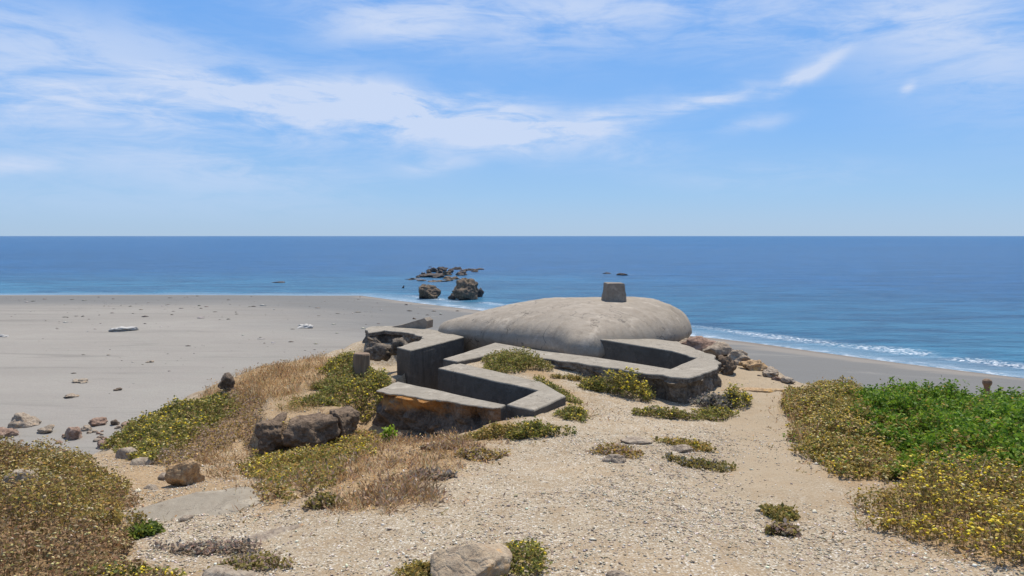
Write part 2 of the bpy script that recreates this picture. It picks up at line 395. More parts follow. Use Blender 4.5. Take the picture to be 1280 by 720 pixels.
m, nt, b = material('sea_water'); M['sea'] = m
P = nt.n('ShaderNodeTexCoord').outputs['Object']
d = shore_nodes(nt, P)
wob = nt.noise(P, .09, 3, .5)
dw = nt.math('ADD', d, nt.math('MULTIPLY', nt.math('SUBTRACT', wob, .5), 5.0))
big = nt.noise(nt.n('ShaderNodeMapping', {'Vector': P, 'Scale': (.0016, .008, 1)}).outputs[0], 1.0, 5, .6, .6)
c = nt.mix(nt.ramp(big, [(.35, 0.), (.68, 1.)]), (.008, .075, .195), (.014, .105, .255))
c = nt.mix(nt.maprange(dw, 95, 5), c, (.036, .16, .26))
rp = nt.noise(nt.n('ShaderNodeMapping', {'Vector': P, 'Scale': (.10, .34, 1), 'Rotation': (0, 0, -.35)}).outputs[0], 1.0, 6, .65, .5)
c = nt.mix(nt.ramp(rp, [(.38, .8), (.56, 0.)]), c, (.008, .048, .11))
sw = nt.noise(nt.n('ShaderNodeMapping', {'Vector': P, 'Scale': (.012, .06, 1), 'Rotation': (0, 0, -.2)}).outputs[0], 1.0, 6, .65, .6)
c = nt.mix(nt.ramp(sw, [(.40, .5), (.56, 0.)]), c, (.008, .058, .135))
c = nt.mix(nt.math('MULTIPLY', nt.maprange(dw, 6.5, .5), .8), c, (.20, .29, .36))
# foam: lace at the edge and a broken breaker line
fn = nt.noise(P, .9, 6, .72, .8); fs = nt.noise(nt.n('ShaderNodeMapping', {'Vector': P, 'Scale': (.11, .11, 1)}).outputs[0], 1.0, 2, .5)
edge = nt.math('MULTIPLY', nt.maprange(dw, 1.7, .3), nt.ramp(fn, [(.46, 0.), (.62, .8)]))
brk = nt.math('MULTIPLY', nt.math('MULTIPLY', nt.maprange(dw, 3.2, 4.6), nt.maprange(dw, 7.5, 5.2)), nt.ramp(fs, [(.42, 0.), (.56, 1.)]))
brk = nt.math('MULTIPLY', brk, nt.ramp(nt.noise(P, 2.6, 5, .78), [(.50, 0.), (.56, 1.)]))
sxx = nt.n('ShaderNodeSeparateXYZ', {'Vector': P}).outputs[0]
east = nt.maprange(sxx, -22, -8, .12, 1.0)
cp = nt.ramp(nt.noise(nt.n('ShaderNodeMapping', {'Vector': P, 'Scale': (.22, .6, 1)}).outputs[0], 1.0, 4, .6), [(.735, 0.), (.76, .8)])  # sparse white flecks: whitecaps, with sun glints painted in as colour
foam = nt.math('MULTIPLY', nt.math('MAXIMUM', nt.math('MAXIMUM', nt.math('MULTIPLY', edge, .8), brk), cp), east, clamp=True)
c = nt.mix(foam, c, (.78, .80, .80))
nt.put(b.inputs['Base Color'], c)
nt.put(b.inputs['Roughness'], nt.maprange(foam, 0, 1, .28, .8)); b.inputs['IOR'].default_value = 1.33
b.inputs['Specular IOR Level'].default_value = .20
w1 = nt.noise(nt.n('ShaderNodeMapping', {'Vector': P, 'Scale': (.35, .9, 1), 'Rotation': (0, 0, -.3)}).outputs[0], 1.0, 7, .68, .3)
w2 = nt.noise(nt.n('ShaderNodeMapping', {'Vector': P, 'Scale': (.03, .13, 1), 'Rotation': (0, 0, -.45)}).outputs[0], 1.0, 4, .6, .3)
bump(nt, b, nt.math('ADD', w1, nt.math('MULTIPLY', w2, 1.6)), 1.0, .75)
S = 60000.
sx_ = np.array([-S, -6000, -900, -200, 200, 900, 6000, S]); sy_ = np.array([-S/6, -300, 0, 150, 400, 1500, 8000, S])
X, Y, F = grid_mesh(sx_, sy_)
sea = mesh_obj('sea', np.c_[X, Y, 0*X], F, M['sea'])
tag(sea, 'blue open sea reaching the horizon', 'sea', kind='structure')

# ------------------------------------------------------------------ bunker masonry
def resample(poly, step):
    out = []; eid = []
    for i in range(len(poly)):
        a = np.array(poly[i], float); b_ = np.array(poly[(i+1) % len(poly)], float)
        n = max(1, int(np.linalg.norm(b_-a)/step))
        for k in range(n): out.append(a+(b_-a)*k/n); eid.append(i)
    return np.array(out), eid
def area(poly):
    return .5*sum(poly[i][0]*poly[(i+1) % len(poly)][1]-poly[(i+1) % len(poly)][0]*poly[i][1] for i in range(len(poly)))
def prism(name, poly, drop, depth, parent, rough=(), amp=.09, mats=None, lip=.07, step=.07, seed=0., chip=.006, lift=None):
    """wall with a cast top of the given outline; `rough` names the edges whose face is broken rubble"""
    poly = [tuple(p) for p in poly]
    rough = set(rough)
    if area(poly) < 0:
        n = len(poly); poly = poly[::-1]; rough = {(n-2-r) % n for r in rough}
    B, eid = resample(poly, step); n = len(B)
    nxt = np.roll(B, -1, 0); prv = np.roll(B, 1, 0)
    tng = nxt-prv; nrm = np.stack([tng[:, 1], -tng[:, 0]], -1); nrm /= np.linalg.norm(nrm, axis=1)[:, None]+1e-9
    isr = np.array([(eid[i] in rough) and (eid[i-1] in rough) for i in range(n)])
    zt = EYE-drop+(lift(B[:, 0], B[:, 1]) if lift else np.zeros(n))
    levels = [0, .008, .018, lip] + list(np.linspace(lip+.02, depth, max(3, int(depth/.07))))
    V = []; 
    wob = chip*fbm(B[:, 0], B[:, 1], seed, 3, 4.0)
    ragg = np.where(isr, .075*fbm(B[:, 0], B[:, 1], seed+2, 4, 3.0), 0)
    for k, dz in enumerate(levels):
        bev = (-.010, -.003, 0)[k] if k < 3 else 0
        disp = np.where(isr, ragg, wob) + bev
        if dz > lip:
            zz = zt-dz
            r_ = fbm(B[:, 0], B[:, 1], zz+seed, 4, 4.5)
            disp = disp + np.where(isr, -amp*.22+amp*1.1*r_, .004*r_)
        p = B + nrm*disp[:, None]
        zz = zt-dz + .006*fbm(B[:, 0], B[:, 1], seed+5, 2, 2.0)*(k < 3)
        V.append(np.c_[p, np.full(n, 0)+zz])
    nv = n*len(levels); V = np.vstack(V)
    faces = []; mi = []
    for k in range(len(levels)-1):
        for i in range(n):
            j = (i+1) % n
            faces.append((k*n+i, (k+1)*n+i, (k+1)*n+j, k*n+j))
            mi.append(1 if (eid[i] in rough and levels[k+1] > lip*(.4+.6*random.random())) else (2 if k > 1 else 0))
    # cap: triangulated with interior points
    lo, hi = B.min(0), B.max(0)
    gx, gy = np.meshgrid(np.arange(lo[0], hi[0], .11), np.arange(lo[1], hi[1], .11))
    top = V[:n, :2]; gpt = np.c_[gx.ravel(), gy.ravel()]
    gpt = gpt[poly_sdf(gpt[:, 0], gpt[:, 1], [tuple(t) for t in top]) > .06]
    allp = [Vector(t) for t in np.vstack([top, gpt])] if len(gpt) else [Vector(t) for t in top]
    vv, _, ff, ov, _, _ = delaunay_2d_cdt(allp, [], [list(range(n))], 1, 1e-5)
    base = len(V); 
    cap = np.array([[v.x, v.y, 0] for v in vv])
    cap[:, 2] = EYE-drop + (lift(cap[:, 0], cap[:, 1]) if lift else 0) + .006*fbm(cap[:, 0], cap[:, 1], seed+5, 2, 2.0)
    idx = []
    for i, o_ in enumerate(ov):
        b_ = [q for q in o_ if q < n]
        idx.append(b_[0] if b_ else base+i)
    V = np.vstack([V, cap])
    for f in ff:
        faces.append(tuple(idx[q] for q in f)); mi.append(0)
    # bottom lid
    faces.append(tuple(reversed(range(nv-n, nv)))); mi.append(0)
    o = mesh_obj(name, V, faces, (mats or [M['wall'], M['rubble']])+[M['wallshade']], parent, None, False, mi)
    return o

bunker = empty('bunker', (1.3, 14.5, EYE-2.3))
tag(bunker, 'weathered concrete bunker with a rounded whale-back roof and sunken gun pit', 'bunker')
trench = empty('trench', (-.8, 10.5, EYE-3.2))
tag(trench, 'zigzag trench of grey concrete walls cut into the headland left of the bunker', 'trench')
def keep(o, parent):   # parent without moving the mesh
    o.parent = parent; o.matrix_parent_inverse = parent.matrix_basis.inverted(); return o
bunker_m = trench_m = None

# side wall B with its outer broken slab A
W_B = [f2(455,411), f2(464,408), f2(490,407.5), f2(534,411), f2(546,413), f2(580,421), f2(513,438), f2(496,434), f2(535,423), f2(505,415), f2(480,413.5), f2(461,416)]
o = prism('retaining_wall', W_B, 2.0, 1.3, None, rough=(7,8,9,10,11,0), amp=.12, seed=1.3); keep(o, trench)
o['label'] = 'far wall with a broken rubble outer side'
W_C = [f2(554,448.5,1.96), f2(619,428.5,1.96), f2(680,438.5,1.96), f2(742,446,1.96), f2(838,461,1.96), f2(871,447,1.96), f2(840,433,1.84), f2(733,422,1.75), (1.45,12.75), (2.3,13.4), f2(846,426.5,1.96),
       f2(893,444.5,1.96), f2(900,453,1.96), f2(893,463,1.96), f2(857,472,1.96), f2(815,467,1.96), f2(680,447.5,1.96), f2(633,438,1.96), f2(571,452,1.96)]
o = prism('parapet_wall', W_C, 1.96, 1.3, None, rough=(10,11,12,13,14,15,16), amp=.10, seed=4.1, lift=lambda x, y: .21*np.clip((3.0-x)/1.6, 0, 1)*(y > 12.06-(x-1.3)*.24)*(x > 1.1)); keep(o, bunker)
W_E = [f2(548,460), f2(572,453.3), f2(676,477), f2(707,495), f2(668,513), f2(633,506), f2(672,488)]
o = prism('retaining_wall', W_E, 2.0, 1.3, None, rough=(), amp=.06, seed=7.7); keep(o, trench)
W_F = [f2(469,488.5), f2(497,477), f2(632.3,506), f2(626,509), f2(585,505), f2(558,501), f2(531,499), f2(500,494)]
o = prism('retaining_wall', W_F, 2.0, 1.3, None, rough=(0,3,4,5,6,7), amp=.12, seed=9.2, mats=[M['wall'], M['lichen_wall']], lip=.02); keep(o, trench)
o['label'] = 'near wall with orange lichen on its broken face'

# whale-back roof
OUT = [(-1.62,15.15),(-1.35,14.62),f2(577,421,2.05),f2(633,430.5,2.05),f2(673,437,2.05),f2(700,441,2.05),(.98,12.06),(1.30,12.06),(1.62,12.26),(1.95,12.58),
       (2.4,13.05),(3.02,13.75),(3.36,14.15),(3.6,14.65),(3.80,15.0),(3.82,15.4),(3.62,15.85),(3.35,16.4),(2.7,17.1),(1.6,17.3),(.8,17.0),(-.1,16.3),(-1.0,15.75),(-1.45,15.5)]
def chaikin(p, it=2):
    for _ in range(it):
        q = []
        for i in range(len(p)):
            a, b_ = np.array(p[i]), np.array(p[(i+1) % len(p)])
            q += [tuple(.75*a+.25*b_), tuple(.25*a+.75*b_)]
        p = q
    return p
outl = chaikin(OUT, 2)
B, _ = resample(outl, .06)
n = len(B); polyB = [tuple(p) for p in B]
tng = np.roll(B, -1, 0)-np.roll(B, 1, 0); nin = np.stack([-tng[:, 1], tng[:, 0]], -1)
if area(polyB) < 0: nin = -nin
nin /= np.linalg.norm(nin, axis=1)[:, None]
P2 = [B]
for dd in (.006, .02, .045, .08, .13, .19, .26, .34):
    q = B+nin*dd; s_ = poly_sdf(q[:, 0], q[:, 1], polyB); P2.append(q[np.abs(s_-dd) < .012])
gx, gy = np.meshgrid(np.arange(-2, 4.3, .085), np.arange(11.5, 17.6, .085)); gq = np.c_[gx.ravel(), gy.ravel()]
gq = gq + rng.normal(0, .012, gq.shape)
P2.append(gq[poly_sdf(gq[:, 0], gq[:, 1], polyB) > .40])
A2 = np.vstack(P2)
vv, _, ff, _, _, _ = delaunay_2d_cdt([Vector(p) for p in A2], [], [list(range(n))], 1, 1e-6)
V2 = np.array([[v.x, v.y] for v in vv]); s_ = np.maximum(poly_sdf(V2[:, 0], V2[:, 1], polyB), 0)
HULL = chaikin(OUT, 2)
HULL = [tuple(p) for p in HULL]
def soft(x, y, r=.45):
    t = poly_sdf(x, y, HULL)*2
    for k in range(8): t = t+poly_sdf(x+r*math.cos(k*.785), y+r*math.sin(k*.785), HULL)
    return t/10
def dome_s(x, y):
    e = poly_sdf(x, y, HULL); q = sstep(-.05, .5, e)
    return np.maximum(e*(1-q)+soft(x, y)*q, 0)
def dome_h(x, y, s):
    s = dome_s(x, y); w = .78
    h = .60*np.power(np.clip(1-np.power(1-np.clip(s/w, 0, 1), 2.3), 0, 1), 1/2.1)
    h = h + .10*sstep(.1, 1.7, s) + .07*sstep(2.0, 3.2, x)*sstep(0, .5, s)
    h = h*(.66+.34*sstep(-1.6, .9, x))
    h = h + .025*fbm(x, y, 0, 3, 1.1)*sstep(0, .4, s) + .006*fbm(x, y, 3, 3, 6.0)
    return h
zz = EYE-2.03+dome_h(V2[:, 0], V2[:, 1], s_)
ed_ = np.array([(f[i], f[(i+1) % len(f)]) for f in ff for i in range(len(f))])
e0, e1 = np.r_[ed_[:, 0], ed_[:, 1]], np.r_[ed_[:, 1], ed_[:, 0]]
deg = np.maximum(np.bincount(e0, minlength=len(V2)), 1); wt = .6*sstep(.08, .42, s_)
for _ in range(24):                       # trowelled smooth
    zz = zz+wt*(np.bincount(e0, weights=zz[e1], minlength=len(V2))/deg-zz)
zz = zz+sstep(0, .4, s_)*(.016*fbm(V2[:, 0], V2[:, 1], 9, 3, 1.3)+.004*fbm(V2[:, 0], V2[:, 1], 3, 3, 6.0))
zz_dome = zz.copy()
# boundary first: find the vertices on the outline and drop a skirt
onb = s_ < 1e-4
V3 = list(np.c_[V2, zz]); faces = [tuple(f) for f in ff]
cnt = {}
for f in faces:
    for a, b_ in zip(f, f[1:]+f[:1]):
        cnt[(a, b_)] = 1
bed = [(a, b_) for (a, b_) in cnt if (b_, a) not in cnt]
lo_ = {}
cen = V2.mean(0)
def low(i, lvl):
    if (i, lvl) not in lo_:
        p = V2[i]; ins = (.05, .34)[lvl]; dz = (.07, .8)[lvl]
        k = np.argmin(((B-p)**2).sum(1)); q = p+nin[k]*ins
        lo_[(i, lvl)] = len(V3); V3.append(np.array([q[0], q[1], EYE-2.03-dz]))
    return lo_[(i, lvl)]
for a, b_ in bed:
    faces.append((b_, a, low(a, 0), low(b_, 0))); faces.append((low(b_, 0), low(a, 0), low(a, 1), low(b_, 1)))
o = mesh_obj('roof', np.array(V3), faces, M['dome'], None, None, True); keep(o, bunker)

# pillar stub on the roof
def block(name, w, dp, h, top, mat, seed, rnd=.04, n=9):
    """chipped cast block, wider at the foot"""
    vs = []; fs = []
    t = np.linspace(-1, 1, n)
    idx = {}
    def vid(i, j, k):
        if (i, j, k) not in idx:
            x, y, z = t[i], t[j], t[k]
            s = 1+(top-1)*(z+1)/2
            L = (abs(x)**24+abs(y)**24+abs(z)**24)**(1/24)
            p = Vector((x/L*w/2*s, y/L*dp/2*s, (z/L+1)/2*h))
            nn = mnoise.fractal(p*6+Vector((seed, 0, 0)), .8, 2, 4)
            p += Vector((x, y, z*.6)).normalized()*nn*rnd
            idx[(i, j, k)] = len(vs); vs.append(p)
        return idx[(i, j, k)]
    for a in range(n-1):
        for b_ in range(n-1):
            for e in (0, n-1):
                q = [(e, a, b_), (e, a+1, b_), (e, a+1, b_+1), (e, a, b_+1)]
                for perm in ((0, 1, 2), (1, 0, 2), (1, 2, 0)):
                    r = [tuple(qq[p_] for p_ in perm) for qq in q]
                    f = [vid(*z_) for z_ in r]
                    c_ = sum((vs[z_] for z_ in f), Vector())/4 - Vector((0, 0, h/2))
                    nn = (vs[f[1]]-vs[f[0]]).cross(vs[f[2]]-vs[f[0]])
                    fs.append(tuple(f) if nn.dot(c_) > 0 else tuple(reversed(f)))
    return mesh_obj(name, np.array([tuple(v) for v in vs]), fs, mat)
def dome_top(x, y):
    return float(zz_dome[np.argmin((V2[:, 0]-x)**2+(V2[:, 1]-y)**2)])
px_, py_ = 2.11, 14.85
o = block('pillar_stub', .45, .42, .40, .80, M['pillar'], 3.1, .012, 13); o.location = (px_, py_, dome_top(px_, py_)-.03); o.rotation_euler = (0, 0, .12); keep(o, bunker)

# wedge of fallen wall standing on the broken slab
wx, wy = f2(488,409); ex, ey = f2(533,411)
V = []
dv = Vector((ex-wx, ey-wy, 0)); L = dv.length; dv.normalize(); nv_ = Vector((-dv.y, dv.x, 0))
prof = [(0, 0), (L, 0), (L+.01, .17), (L-.05, .235), (L*.7, .17), (L*.35, .075), (.06, .02)]
for s_ in (0, .34):
    for (u, h) in prof: V.append(Vector((wx, wy, EYE-2.0))+dv*u+nv_*s_*(1-.2*(h > .2))+Vector((0, 0, h-.003)))
k = len(prof)
fs = [tuple(range(k)), tuple(reversed(range(k, 2*k)))]+[(i, i+k, (i+1) % k+k, (i+1) % k) for i in range(k)]
V = np.array([tuple(v) for v in V]); base_ = V[0].copy()
wd = mesh_obj('concrete_fragment', V-base_, fs, M['pillar']); wd.location = base_
bv = wd.modifiers.new('b', 'BEVEL'); bv.width = .012; bv.segments = 2
tag(wd, 'dark wedge-shaped concrete fragment lying on the broken slab by the beach side', 'concrete block')

# ------------------------------------------------------------------ rocks
def ico(sub):
    import bmesh
    bm = bmesh.new(); bmesh.ops.create_icosphere(bm, subdivisions=sub, radius=1)
    V = np.array([v.co[:] for v in bm.verts]); F = np.array([[v.index for v in f.verts] for f in bm.faces]); bm.free()
    return V, F
ICO = {s: ico(s) for s in (2, 3, 4, 5)}
def rock(name, loc, size, mat, seed, label=None, cat='rock', group=None, cuts=9, rz=0., rough=.16, sub=4, sink=.25, tiltx=0., flat_top=False, parent=None):
    V, F = ICO[sub]; r = np.random.default_rng(int(seed*1000)+3)
    V = V.copy()
    for _ in range(cuts):                       # planar breaks
        nrm = r.normal(size=3); nrm /= np.linalg.norm(nrm); dd = r.uniform(.55, .85)
        over = V@nrm-dd; V = V-np.outer(np.where(over > 0, over*.93, 0), nrm)
    if flat_top: V[:, 2] = np.where(V[:, 2] > .45, .45+(V[:, 2]-.45)*.12, V[:, 2])
    nr = V/np.linalg.norm(V, axis=1)[:, None]
    n1 = fbm(V[:, 0]+seed*7, V[:, 1], V[:, 2], 5, 1.7)
    n2 = np.abs(fbm(V[:, 0]-seed*3, V[:, 1]+5, V[:, 2]*2.2, 4, 3.2))
    V = V+nr*(rough*n1-rough*.55*n2)[:, None]
    V = V*np.array(size)/2
    ca, sa = math.cos(tiltx), math.sin(tiltx); y_, z_ = V[:, 1].copy(), V[:, 2].copy(); V[:, 1] = y_*ca-z_*sa; V[:, 2] = y_*sa+z_*ca
    V[:, 2] += size[2]*(.5-sink)
    o = mesh_obj(name, V, F, mat, parent, None, False)
    o.location = loc; o.rotation_euler = (0, 0, rz)
    if label: tag(o, label, cat, group)
    return o
def on(px, py, dz=0.):
    x, y = G(px, py); return (x, y, gz(x, y)+dz)
rock('rock', on(590,727), (.42,.44,.27), M['rock_front'], 2.2, 'pale grey and tan boulder at the bottom edge, half ringed by yellow flowers', rz=.5, rough=.05, sub=5, sink=.22, cuts=16)
rock('rock', on(232,606,-.03), (.33,.26,.40), M['rock_orange'], 5.4, 'orange lichen-stained rock at the back of the flat grey slab', rz=.1, rough=.12, sub=5, sink=.22)
for (px, py, w_, h_, dp, lab, sd, rz) in [(385,531,.74,.56,.70,'dark undercut rock outcrop with sandy soil on top, left of the trench',8.3,.15),(336,532,.46,.54,.62,'dark square-edged rock at the left end of the undercut ledge',3.9,.1),(422,520,.44,.46,.6,'brown rock at the right end of the undercut ledge',12.2,.4)]:
    x_, y_ = flat(px, py, 2.06)
    rock('rock_outcrop', (x_, y_+dp*.22, EYE-2.04-.80*h_), (w_, dp, h_*1.12), M['rock_ledge'], sd, lab, 'rock', rz=rz, rough=.16, sub=5, sink=0.0, flat_top=True, cuts=14)
rock('stone_slab', on(252,640,.0), (1.0,.86,.22), M['slab'], 6.1, 'flat smooth grey stone slab lying in the path at left', 'stone slab', rz=.32, rough=.04, sub=5, sink=.42, flat_top=True, cuts=8, tiltx=.10)
rock('rock', on(284,490,.02), (.24,.26,.30), M['rock_dark'], 9.7, 'small dark rock poking out of the ridge above the beach', rough=.15, sub=4, sink=.1)
rock('stone_slab', on(330,672,-.02), (.6,.2,.12), M['rock_tan'], 4.4, 'narrow tan ledge of stone in front of the dry grass', 'stone slab', rz=.75, rough=.1, sub=4, sink=.5, flat_top=True)
rock('rock', on(768,576,-.02), (.22,.16,.12), M['rock_tan'], 7.2, 'small brown rock with a dry tuft in the middle of the gravel path', rz=-.3, rough=.14, sub=4, sink=.3)
rock('rock', on(795,552,-.01), (.34,.26,.10), M['rock_tan'], 1.7, 'low flat sandy rock beside the dry tuft on the path', rough=.06, sub=4, sink=.45)
rock('rock', on(852,563,-.01), (.22,.2,.1), M['rock_tan'], 3.3, 'pale flat stone at the head of the creeping plants on the path', rough=.08, sub=4, sink=.4)
rock('stone', on(772,721,-.01), (.15,.1,.06), M['rock_tan'], 6.6, 'flat ochre stone at the bottom edge of the path', 'stone', rough=.06, sub=3, sink=.4)
rock('stone', on(290,722,-.01), (.34,.26,.12), M['rock_grey'], 2.9, 'grey flat stone at the bottom left beside a small flowering plant', 'stone', rough=.06, sub=4, sink=.4)
rock('rock', on(28,628,.0), (.24,.22,.26), M['rock_grey'], 4.8, 'pale rock showing through the left shrubs', rough=.14, sub=4, sink=.0)
for i, (px, py, s, lab) in enumerate([(158,572,.3,'small tan stone at the top of the gully beside the left shrubs'),(178,580,.24,'angular pale stone in the gully next to the ridge plants'),(205,598,.18,'little brown stone above the flat slab'),(190,612,.15,'small chipped stone by the left shrubs and the slab'),(232,650,.12,'dark pebble-sized stone in front of the grey slab')]):
    rock('stone', on(px, py, -.01), (s, s*.75, s*.6), [M['rock_tan'], M['rock_grey']][i % 2], 20+i*1.3, lab, 'stone', rz=i, rough=.1, sub=3, sink=.35)
# broken lumps in front of the near trench wall
for i, (px, py, s, mt, lab) in enumerate([(548,538,.34,'rock_ledge','dark broken lump under the near trench wall'),(578,536,.30,'lichen','orange topped lump below the middle of the near trench wall'),(604,528,.30,'lichen','long rusty lump at the thin end of the near trench wall'),(505,548,.3,'rubble','dark rubble lump at the left end of the near trench wall'),(525,545,.26,'rubble','brown rubble lump below the lichen covered edge')]):
    rock('rubble_block', on(px, py, -.02), (s*1.15, s*.6, s*.6), M[mt], 31+i*1.7, lab, 'rubble', rz=.3*i, rough=.26, sub=4, sink=.3, cuts=14)
# right hand rim of the cliff
for i, (px, py, s, mt, lab) in enumerate([(880,441,(.80,.6,.52),'rock_red','reddish brown crest rock just right of the roof'),(897,447,(.55,.5,.46),'rock_tan','pale crest rock behind the tip of the parapet'),
        (908,466,(.34,.36,.44),'rock_ledge','dark upright rock touching the parapet tip'),(856,436,(.5,.5,.3),'rock_tan','low tan rock under the right end of the roof'),
        (922,455,(.62,.5,.34),'rock_tan','broad sandy rock on the cliff rim'),(942,462,(.55,.35,.24),'rock_orange','flat ochre rock further down the cliff rim'),
        (962,470,(.42,.3,.22),'rock_tan','small tan rock on the rim above the beach'),(984,479,(.32,.24,.2),'rock_grey','pale stone on the rim nearest the green thicket'),(950,470,(.12,.10,.07),'rock_tan','little dark stone on the sandy rim'),(972,476,(.22,.2,.14),'rock_red','small reddish stone on the rim of the far path'),(910,446,(.36,.3,.26),'rock_dark','brown jagged rock between the two pale rim rocks')]):
    x_, y_ = G(px, py); rock('rock', (x_, y_, gz(x_, y_)-.03), s, M[mt], 44+i*1.9, lab, rz=.7*i, rough=.24, sub=4, sink=.2, cuts=12)
for i, (px, py, Y, s_, lab) in enumerate([(472,440,13.3,.5,'dark rubble heap under the left end of the broken slab'),(497,436,13.3,.42,'dark rubble lump under the middle of the broken slab')]):
    p = at(px, py, Y); rock('rubble_block', (p.x, p.y, p.z-.25*s_), (s_*1.2, s_*.8, s_), M['rubble'], 140+i*2.7, lab, 'rubble', rz=i, rough=.24, sub=4, sink=.2, cuts=12)
# step of crumbling earth across the far path
rock('earth_step', on(944,489,-.04), (1.0,.22,.20), M['rock_orange'], 57.3, 'low crumbling earth step across the far end of the path', 'ledge', rz=-.1, rough=.2, sub=4, sink=.35, flat_top=True)

def beach_at(px, py):
    d = ray(px, py); t = np.arange(14, 140, .05)
    k = np.argmax(EYE+d.z*t/d.y < np.maximum(beach_z(d.x*t/d.y, t), 0)); return Vector((d.x*t[k]/d.y, t[k], max(0, float(beach_z(np.array([d.x*t[k]/d.y]), np.array([t[k]]))[0]))))
# boulders at the foot of the headland
for i, (px, py, w, h, mt, lab) in enumerate([(28,532,40,26,'rock_tan','cream boulder on the beach edge at far left'),(8,545,34,18,'rock_red','flat reddish boulder against the left shrubs'),(92,548,28,24,'rock_red','pinkish boulder at the left of the row below the ridge'),
        (108,538,18,10,'rock_tan','small pale boulder between two reddish ones'),(124,531,26,14,'rock_red','rounded red-brown boulder in the middle of the row'),(144,531,14,10,'rock_dark','little dark boulder in the row below the ridge'),
        (164,533,28,10,'rock_red','low mossy boulder at the right end of the row'),(130,560,26,14,'rock_red','brown boulder lower down beside the gully'),(58,540,24,14,'rock_tan','tan boulder behind the top of the left shrubs')]):
    p = beach_at(px, py); k = p.y/FOC
    rock('boulder', p, (w*k*1.0, w*k*.8, h*k*1.0), M[mt], 61+i*2.3, lab, 'boulder', rz=i, rough=.22, sub=4, sink=.34, cuts=12)
for i in range(26):
    t_ = rng.random(); p = beach_at(70+t_*105+rng.normal(0, 5), 553-t_*20+rng.normal(0, 4)); k = p.y/FOC; w_ = rng.uniform(4, 11)
    rock('boulder', p, (w_*k, w_*k*.8, w_*k*.6), M[('rock_red', 'rock_tan', 'rock_tan', 'rock_dark')[i % 4]], 170+i*.77, 'small stone strewn among the larger boulders at the foot of the ridge', 'stone', 'small stones among the beach boulders', rz=i, rough=.2, sub=3, sink=.35)
# debris on the sand
for i, (px, py, w, h, mt, lab) in enumerate([(154,413,32,7,'rock_white','long white streak of stones on the far sand at left'),(382,409,26,7,'rock_white','white patch of stone on the sand right of the middle'),(101,478,22,7,'rock_grey','pale grey rock on the left beach'),
        (90,496,18,5,'rock_tan','flat brown stone on the near left beach'),(147,488,12,5,'rock_dark','small dark stone on the sand beside the pale rock'),(187,453,10,4,'rock_grey','lone grey stone in mid beach'),(5,421,14,5,'rock_white','white stone at the left border of the beach'),(518,399,6,3,'rock_dark','tiny dark stone above the trench slab on the sand')]):
    p = beach_at(px, py); k = p.y/FOC
    rock('beach_stone', p, (w*k, w*k*1.0, h*k*1.2), M[mt], 83+i*1.1, lab, 'stone', rz=.2*i, rough=.34, sub=4, sink=.42, cuts=12)
# boulders in the surf
for (px, py, w, h, dz, mt, lab, sd, dp, rz) in [(535,373,32,19,-.3,'rock_sea','ochre boulder at the water edge, left of the big pair',101.4,.8,.2),
        (583,374,38,27,-.4,'rock_sea','biggest dark brown boulder at the water edge',103.1,.8,.5),(583,360,36,17,.3,'rock_sea','cracked brown boulder behind the biggest one in the surf',105.7,.7,1.2),(566,374,12,8,-.2,'rock_reef','small black rock at the left foot of the biggest boulder',106.2,.9,0.),(600,371,12,13,-.3,'rock_reef','dark rock at the right foot of the biggest boulder',107.9,.9,0.)]:
    p = beach_at(px, py); k = p.y/FOC
    if dz > 0: p = at(px, 372, 111); p.z = 0; k = p.y/FOC; h = 18
    rock('boulder', (p.x, p.y, p.z+min(dz, 0)), (w*k, w*k*dp, h*k*1.3), M[mt], sd, lab, 'boulder', rz=rz, rough=.22, sub=5, sink=.14, cuts=12)
reef = [(517,346,22,5),(532,343,26,9),(545,344,24,9),(558,341,18,9),(541,337,16,10),(553,336,16,10),(565,346,22,7),(577,341,20,8),(588,335,26,5),(600,334,12,4),(572,334,16,6),(527,348,18,4),(550,349,26,5),(538,331,7,3),(522,344,9,6),(536,340,10,8),(549,340,9,9),(563,338,9,7),(582,336,9,6),(594,337,10,5),(541,349,12,5),(561,348,12,5),(529,340,8,5),(513,347,9,3)]
for i, (px, py, w, h) in enumerate(reef):
    d = ray(px, py+3); t = -EYE/d.z; k = d.y*t/FOC
    rock('reef_rock', (d.x*t, d.y*t, -.25), (w*k, w*k*.9, h*k*1.15), M['rock_reef'] if i % 3 else M['rock_sea'], 120+i*1.37, 'jagged dark rock in the low reef beyond the surf boulders', 'rock', 'rocks of the offshore reef', rz=i*.8, rough=.34, sub=4, sink=.3, cuts=12)
for i, (px, py, w, h, lab) in enumerate([(778,343,16,3.5,'flat black rock awash to the right of the roof pillar'),(758,341,12,2.5,'low rock awash just left of the roof pillar'),(350,352,22,2,'dark rock barely breaking the water off the left beach'),(504,359,3,5,'small dark rock standing in the shallows left of the boulders')]):
    d = ray(px, py+1); t = -EYE/d.z; k = d.y*t/FOC
    rock('sea_rock', (d.x*t, d.y*t, -.15), (w*k, w*k*.8, h*k*1.6), M['rock_reef'], 150+i*2.1, lab, 'rock', rz=0, rough=.25, sub=4, sink=.35)

